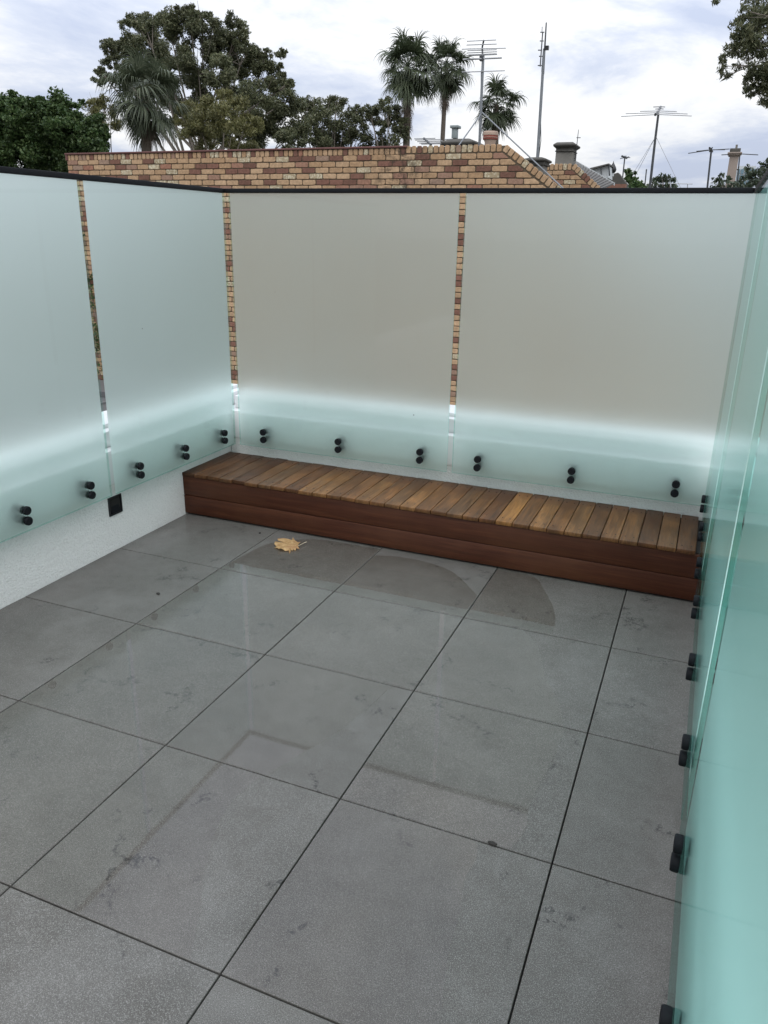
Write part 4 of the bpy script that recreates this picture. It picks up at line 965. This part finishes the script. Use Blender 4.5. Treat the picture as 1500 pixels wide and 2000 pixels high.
q = MB(); q.box((-.045, -.035, -.03), (.035, .035, .035)); ob_ = q.build('clamp', M['anod'], rt); ob_.location = A(1068, 94)
q = MB(); q.tube([A(1061, 100), A(1058, 140)], .008, 5); q.tube([A(1064, 100), A(1060, 143)], .008, 5); q.build('bracket', M['dsteel'], rt)
q = MB(); q.tube([A(1062, 110), A(1056, 200), A(1056.5, 275), A(1052, 310)], .007, 5); q.build('cable', M['anod'], rt)
# 4: whip beside the grey chimney
y = 17.7; o = at(1124, 315, y); A = lambda u, v, yy=17.7: V(at(u, v, yy), o)
rt = thing('antenna', tuple(o), 'thin whip aerial bracketed to the square grey chimney', 'antenna')
q = MB(); q.tube([A(1123, 315), A(1130, 253)], [.013, .006], 5); q.build('whip', M['dsteel'], rt)
for (u0, u1, v) in ((1118, 1125, 301), (1117, 1124, 309), (1126, 1134, 269)):
    q = MB(); q.tube([A(u0, v), A(u1, v)], .008, 5); q.build('bracket', M['dsteel'], rt)
# 5: tall stayed mast with wide low aerial
y = 22.0; o = at(1269, 372, y); A = lambda u, v, yy=22.0: V(at(u, v, yy), o)
rt = thing('antenna', tuple(o), 'wide flat aerial on a tall wire-stayed mast right of centre', 'antenna')
q = MB(); q.tube([A(1268, 376), A(1280, 270), A(1286, 222)], [.034, .030, .028], 8); q.build('mast', M['dsteel'], rt)
q = MB(); q.tube([A(1290, 209, 23.6), A(1285, 219, 22), A(1280, 224, 21.2)], .035, 6); q.build('boom', M['dsteel'], rt)
for (u0, u1, v0, v1, vm, yy) in ((1213, 1351, 227.5, 226.5, 223.5, 21.4), (1222, 1343, 222, 222.5, 220, 21.7), (1250, 1322, 217.5, 218, 216.5, 22), (1276, 1299, 209, 209, 208.5, 23.6), (1280, 1296, 213, 213, 212.5, 23)):
    um = (u0 + u1) / 2 + 3; q = MB(); q.tube([A(u0, v0, yy), A(um, vm, yy), A(u1, v1, yy)], .010, 5); q.build('element', M['alu'] if u1 - u0 > 50 else M['dsteel'], rt)
q = MB(); q.tube([A(1280, 268), A(1236, 340)], .005, 4); q.build('wire', M['alu'], rt)
q = MB(); q.tube([A(1280, 268), A(1240, 345, 24)], .005, 4); q.build('wire', M['alu'], rt)
q = MB(); q.tube([A(1281, 266), A(1330, 368)], .005, 4); q.build('wire', M['alu'], rt)
# 6, 7: two thin aerials flanking the tall chimney
y = 24.5; o = at(1381, 374, y); A = lambda u, v, yy=24.5: V(at(u, v, yy), o)
rt = thing('antenna', tuple(o), 'slightly arched aerial on a slim mast left of the tall narrow chimney', 'antenna')
q = MB(); q.tube([A(1380.5, 376), A(1389.5, 292)], .026, 7); q.build('mast', M['dsteel'], rt)
for pts in (((1344, 299.5), (1388, 293), (1425, 291)), ((1360, 295.5), (1388, 292.5), (1416, 292.5))):
    q = MB(); q.tube([A(*pts[0]), A(*pts[1]), A(*pts[2])], .012, 5); q.build('element', M['dsteel'], rt)
q = MB(); q.tube([A(1386, 289, 24), A(1391, 296, 25)], .03, 6); q.tube([A(1391, 288.5, 24.3), A(1386, 296, 24.8)], .02, 6); q.build('hub', M['anod'], rt)
y = 27.5; o = at(1440, 374, y); A = lambda u, v, yy=27.5: V(at(u, v, yy), o)
rt = thing('antenna', tuple(o), 'thin single-rod aerial just right of the tall narrow chimney', 'antenna')
q = MB(); q.tube([A(1438, 376), A(1445, 302)], .020, 7); q.build('mast', M['dsteel'], rt)
q = MB(); q.tube([A(1409, 302.5), A(1445, 300.5), A(1481, 302.5)], .014, 5); q.build('element', M['dsteel'], rt)
q = MB(); q.tube([A(1436, 331), A(1441, 331)], .02, 5); q.build('bracket', M['anod'], rt)
# 8: small aerial beside the vent
y = 32.0; o = at(1217, 350, y); A = lambda u, v, yy=32.0: V(at(u, v, yy), o)
rt = thing('antenna', tuple(o), 'small aerial on a short pole above the low brick parapet', 'antenna')
q = MB(); q.tube([A(1215.5, 352), A(1220.5, 306)], .026, 6); q.build('mast', M['dsteel'], rt)
for (u0, u1, v0, v1) in ((1211, 1229, 310, 306), (1213, 1231, 306.5, 308), (1216, 1224, 305, 305)):
    q = MB(); q.tube([A(u0, v0), A(u1, v1)], .013, 5); q.build('element', M['dsteel'], rt)
q = MB(); q.tube([A(1215, 305, 31.5), A(1224, 309, 32.5)], .035, 6); q.build('boom', M['dsteel'], rt)
# 9, 10: far small poles
y = 40.0; o = at(1259, 372, y); A = lambda u, v, yy=40.0: V(at(u, v, yy), o)
rt = thing('pole', tuple(o), 'bare thin pole standing left of the stayed mast', 'pole')
q = MB(); q.tube([A(1258, 376), A(1262.5, 333)], .03, 6); q.build('shaft', M['dsteel'], rt); q = MB(); q.lathe([(.03, 0), (.034, .03), (.02, .06)], A(1262.5, 333), (0, 0, 1), 8); q.build('tip', M['dsteel'], rt)
y = 40.0; o = at(1343, 372, y); A = lambda u, v, yy=40.0: V(at(u, v, yy), o)
rt = thing('antenna', tuple(o), 'low faint T-shaped aerial just above the back rail', 'antenna')
q = MB(); q.tube([A(1342.5, 374), A(1343, 359)], .022, 6); q.build('mast', M['alu'], rt); q = MB(); q.tube([A(1305, 358.5), A(1353, 359.2)], .018, 5); q.build('element', M['alu'], rt)
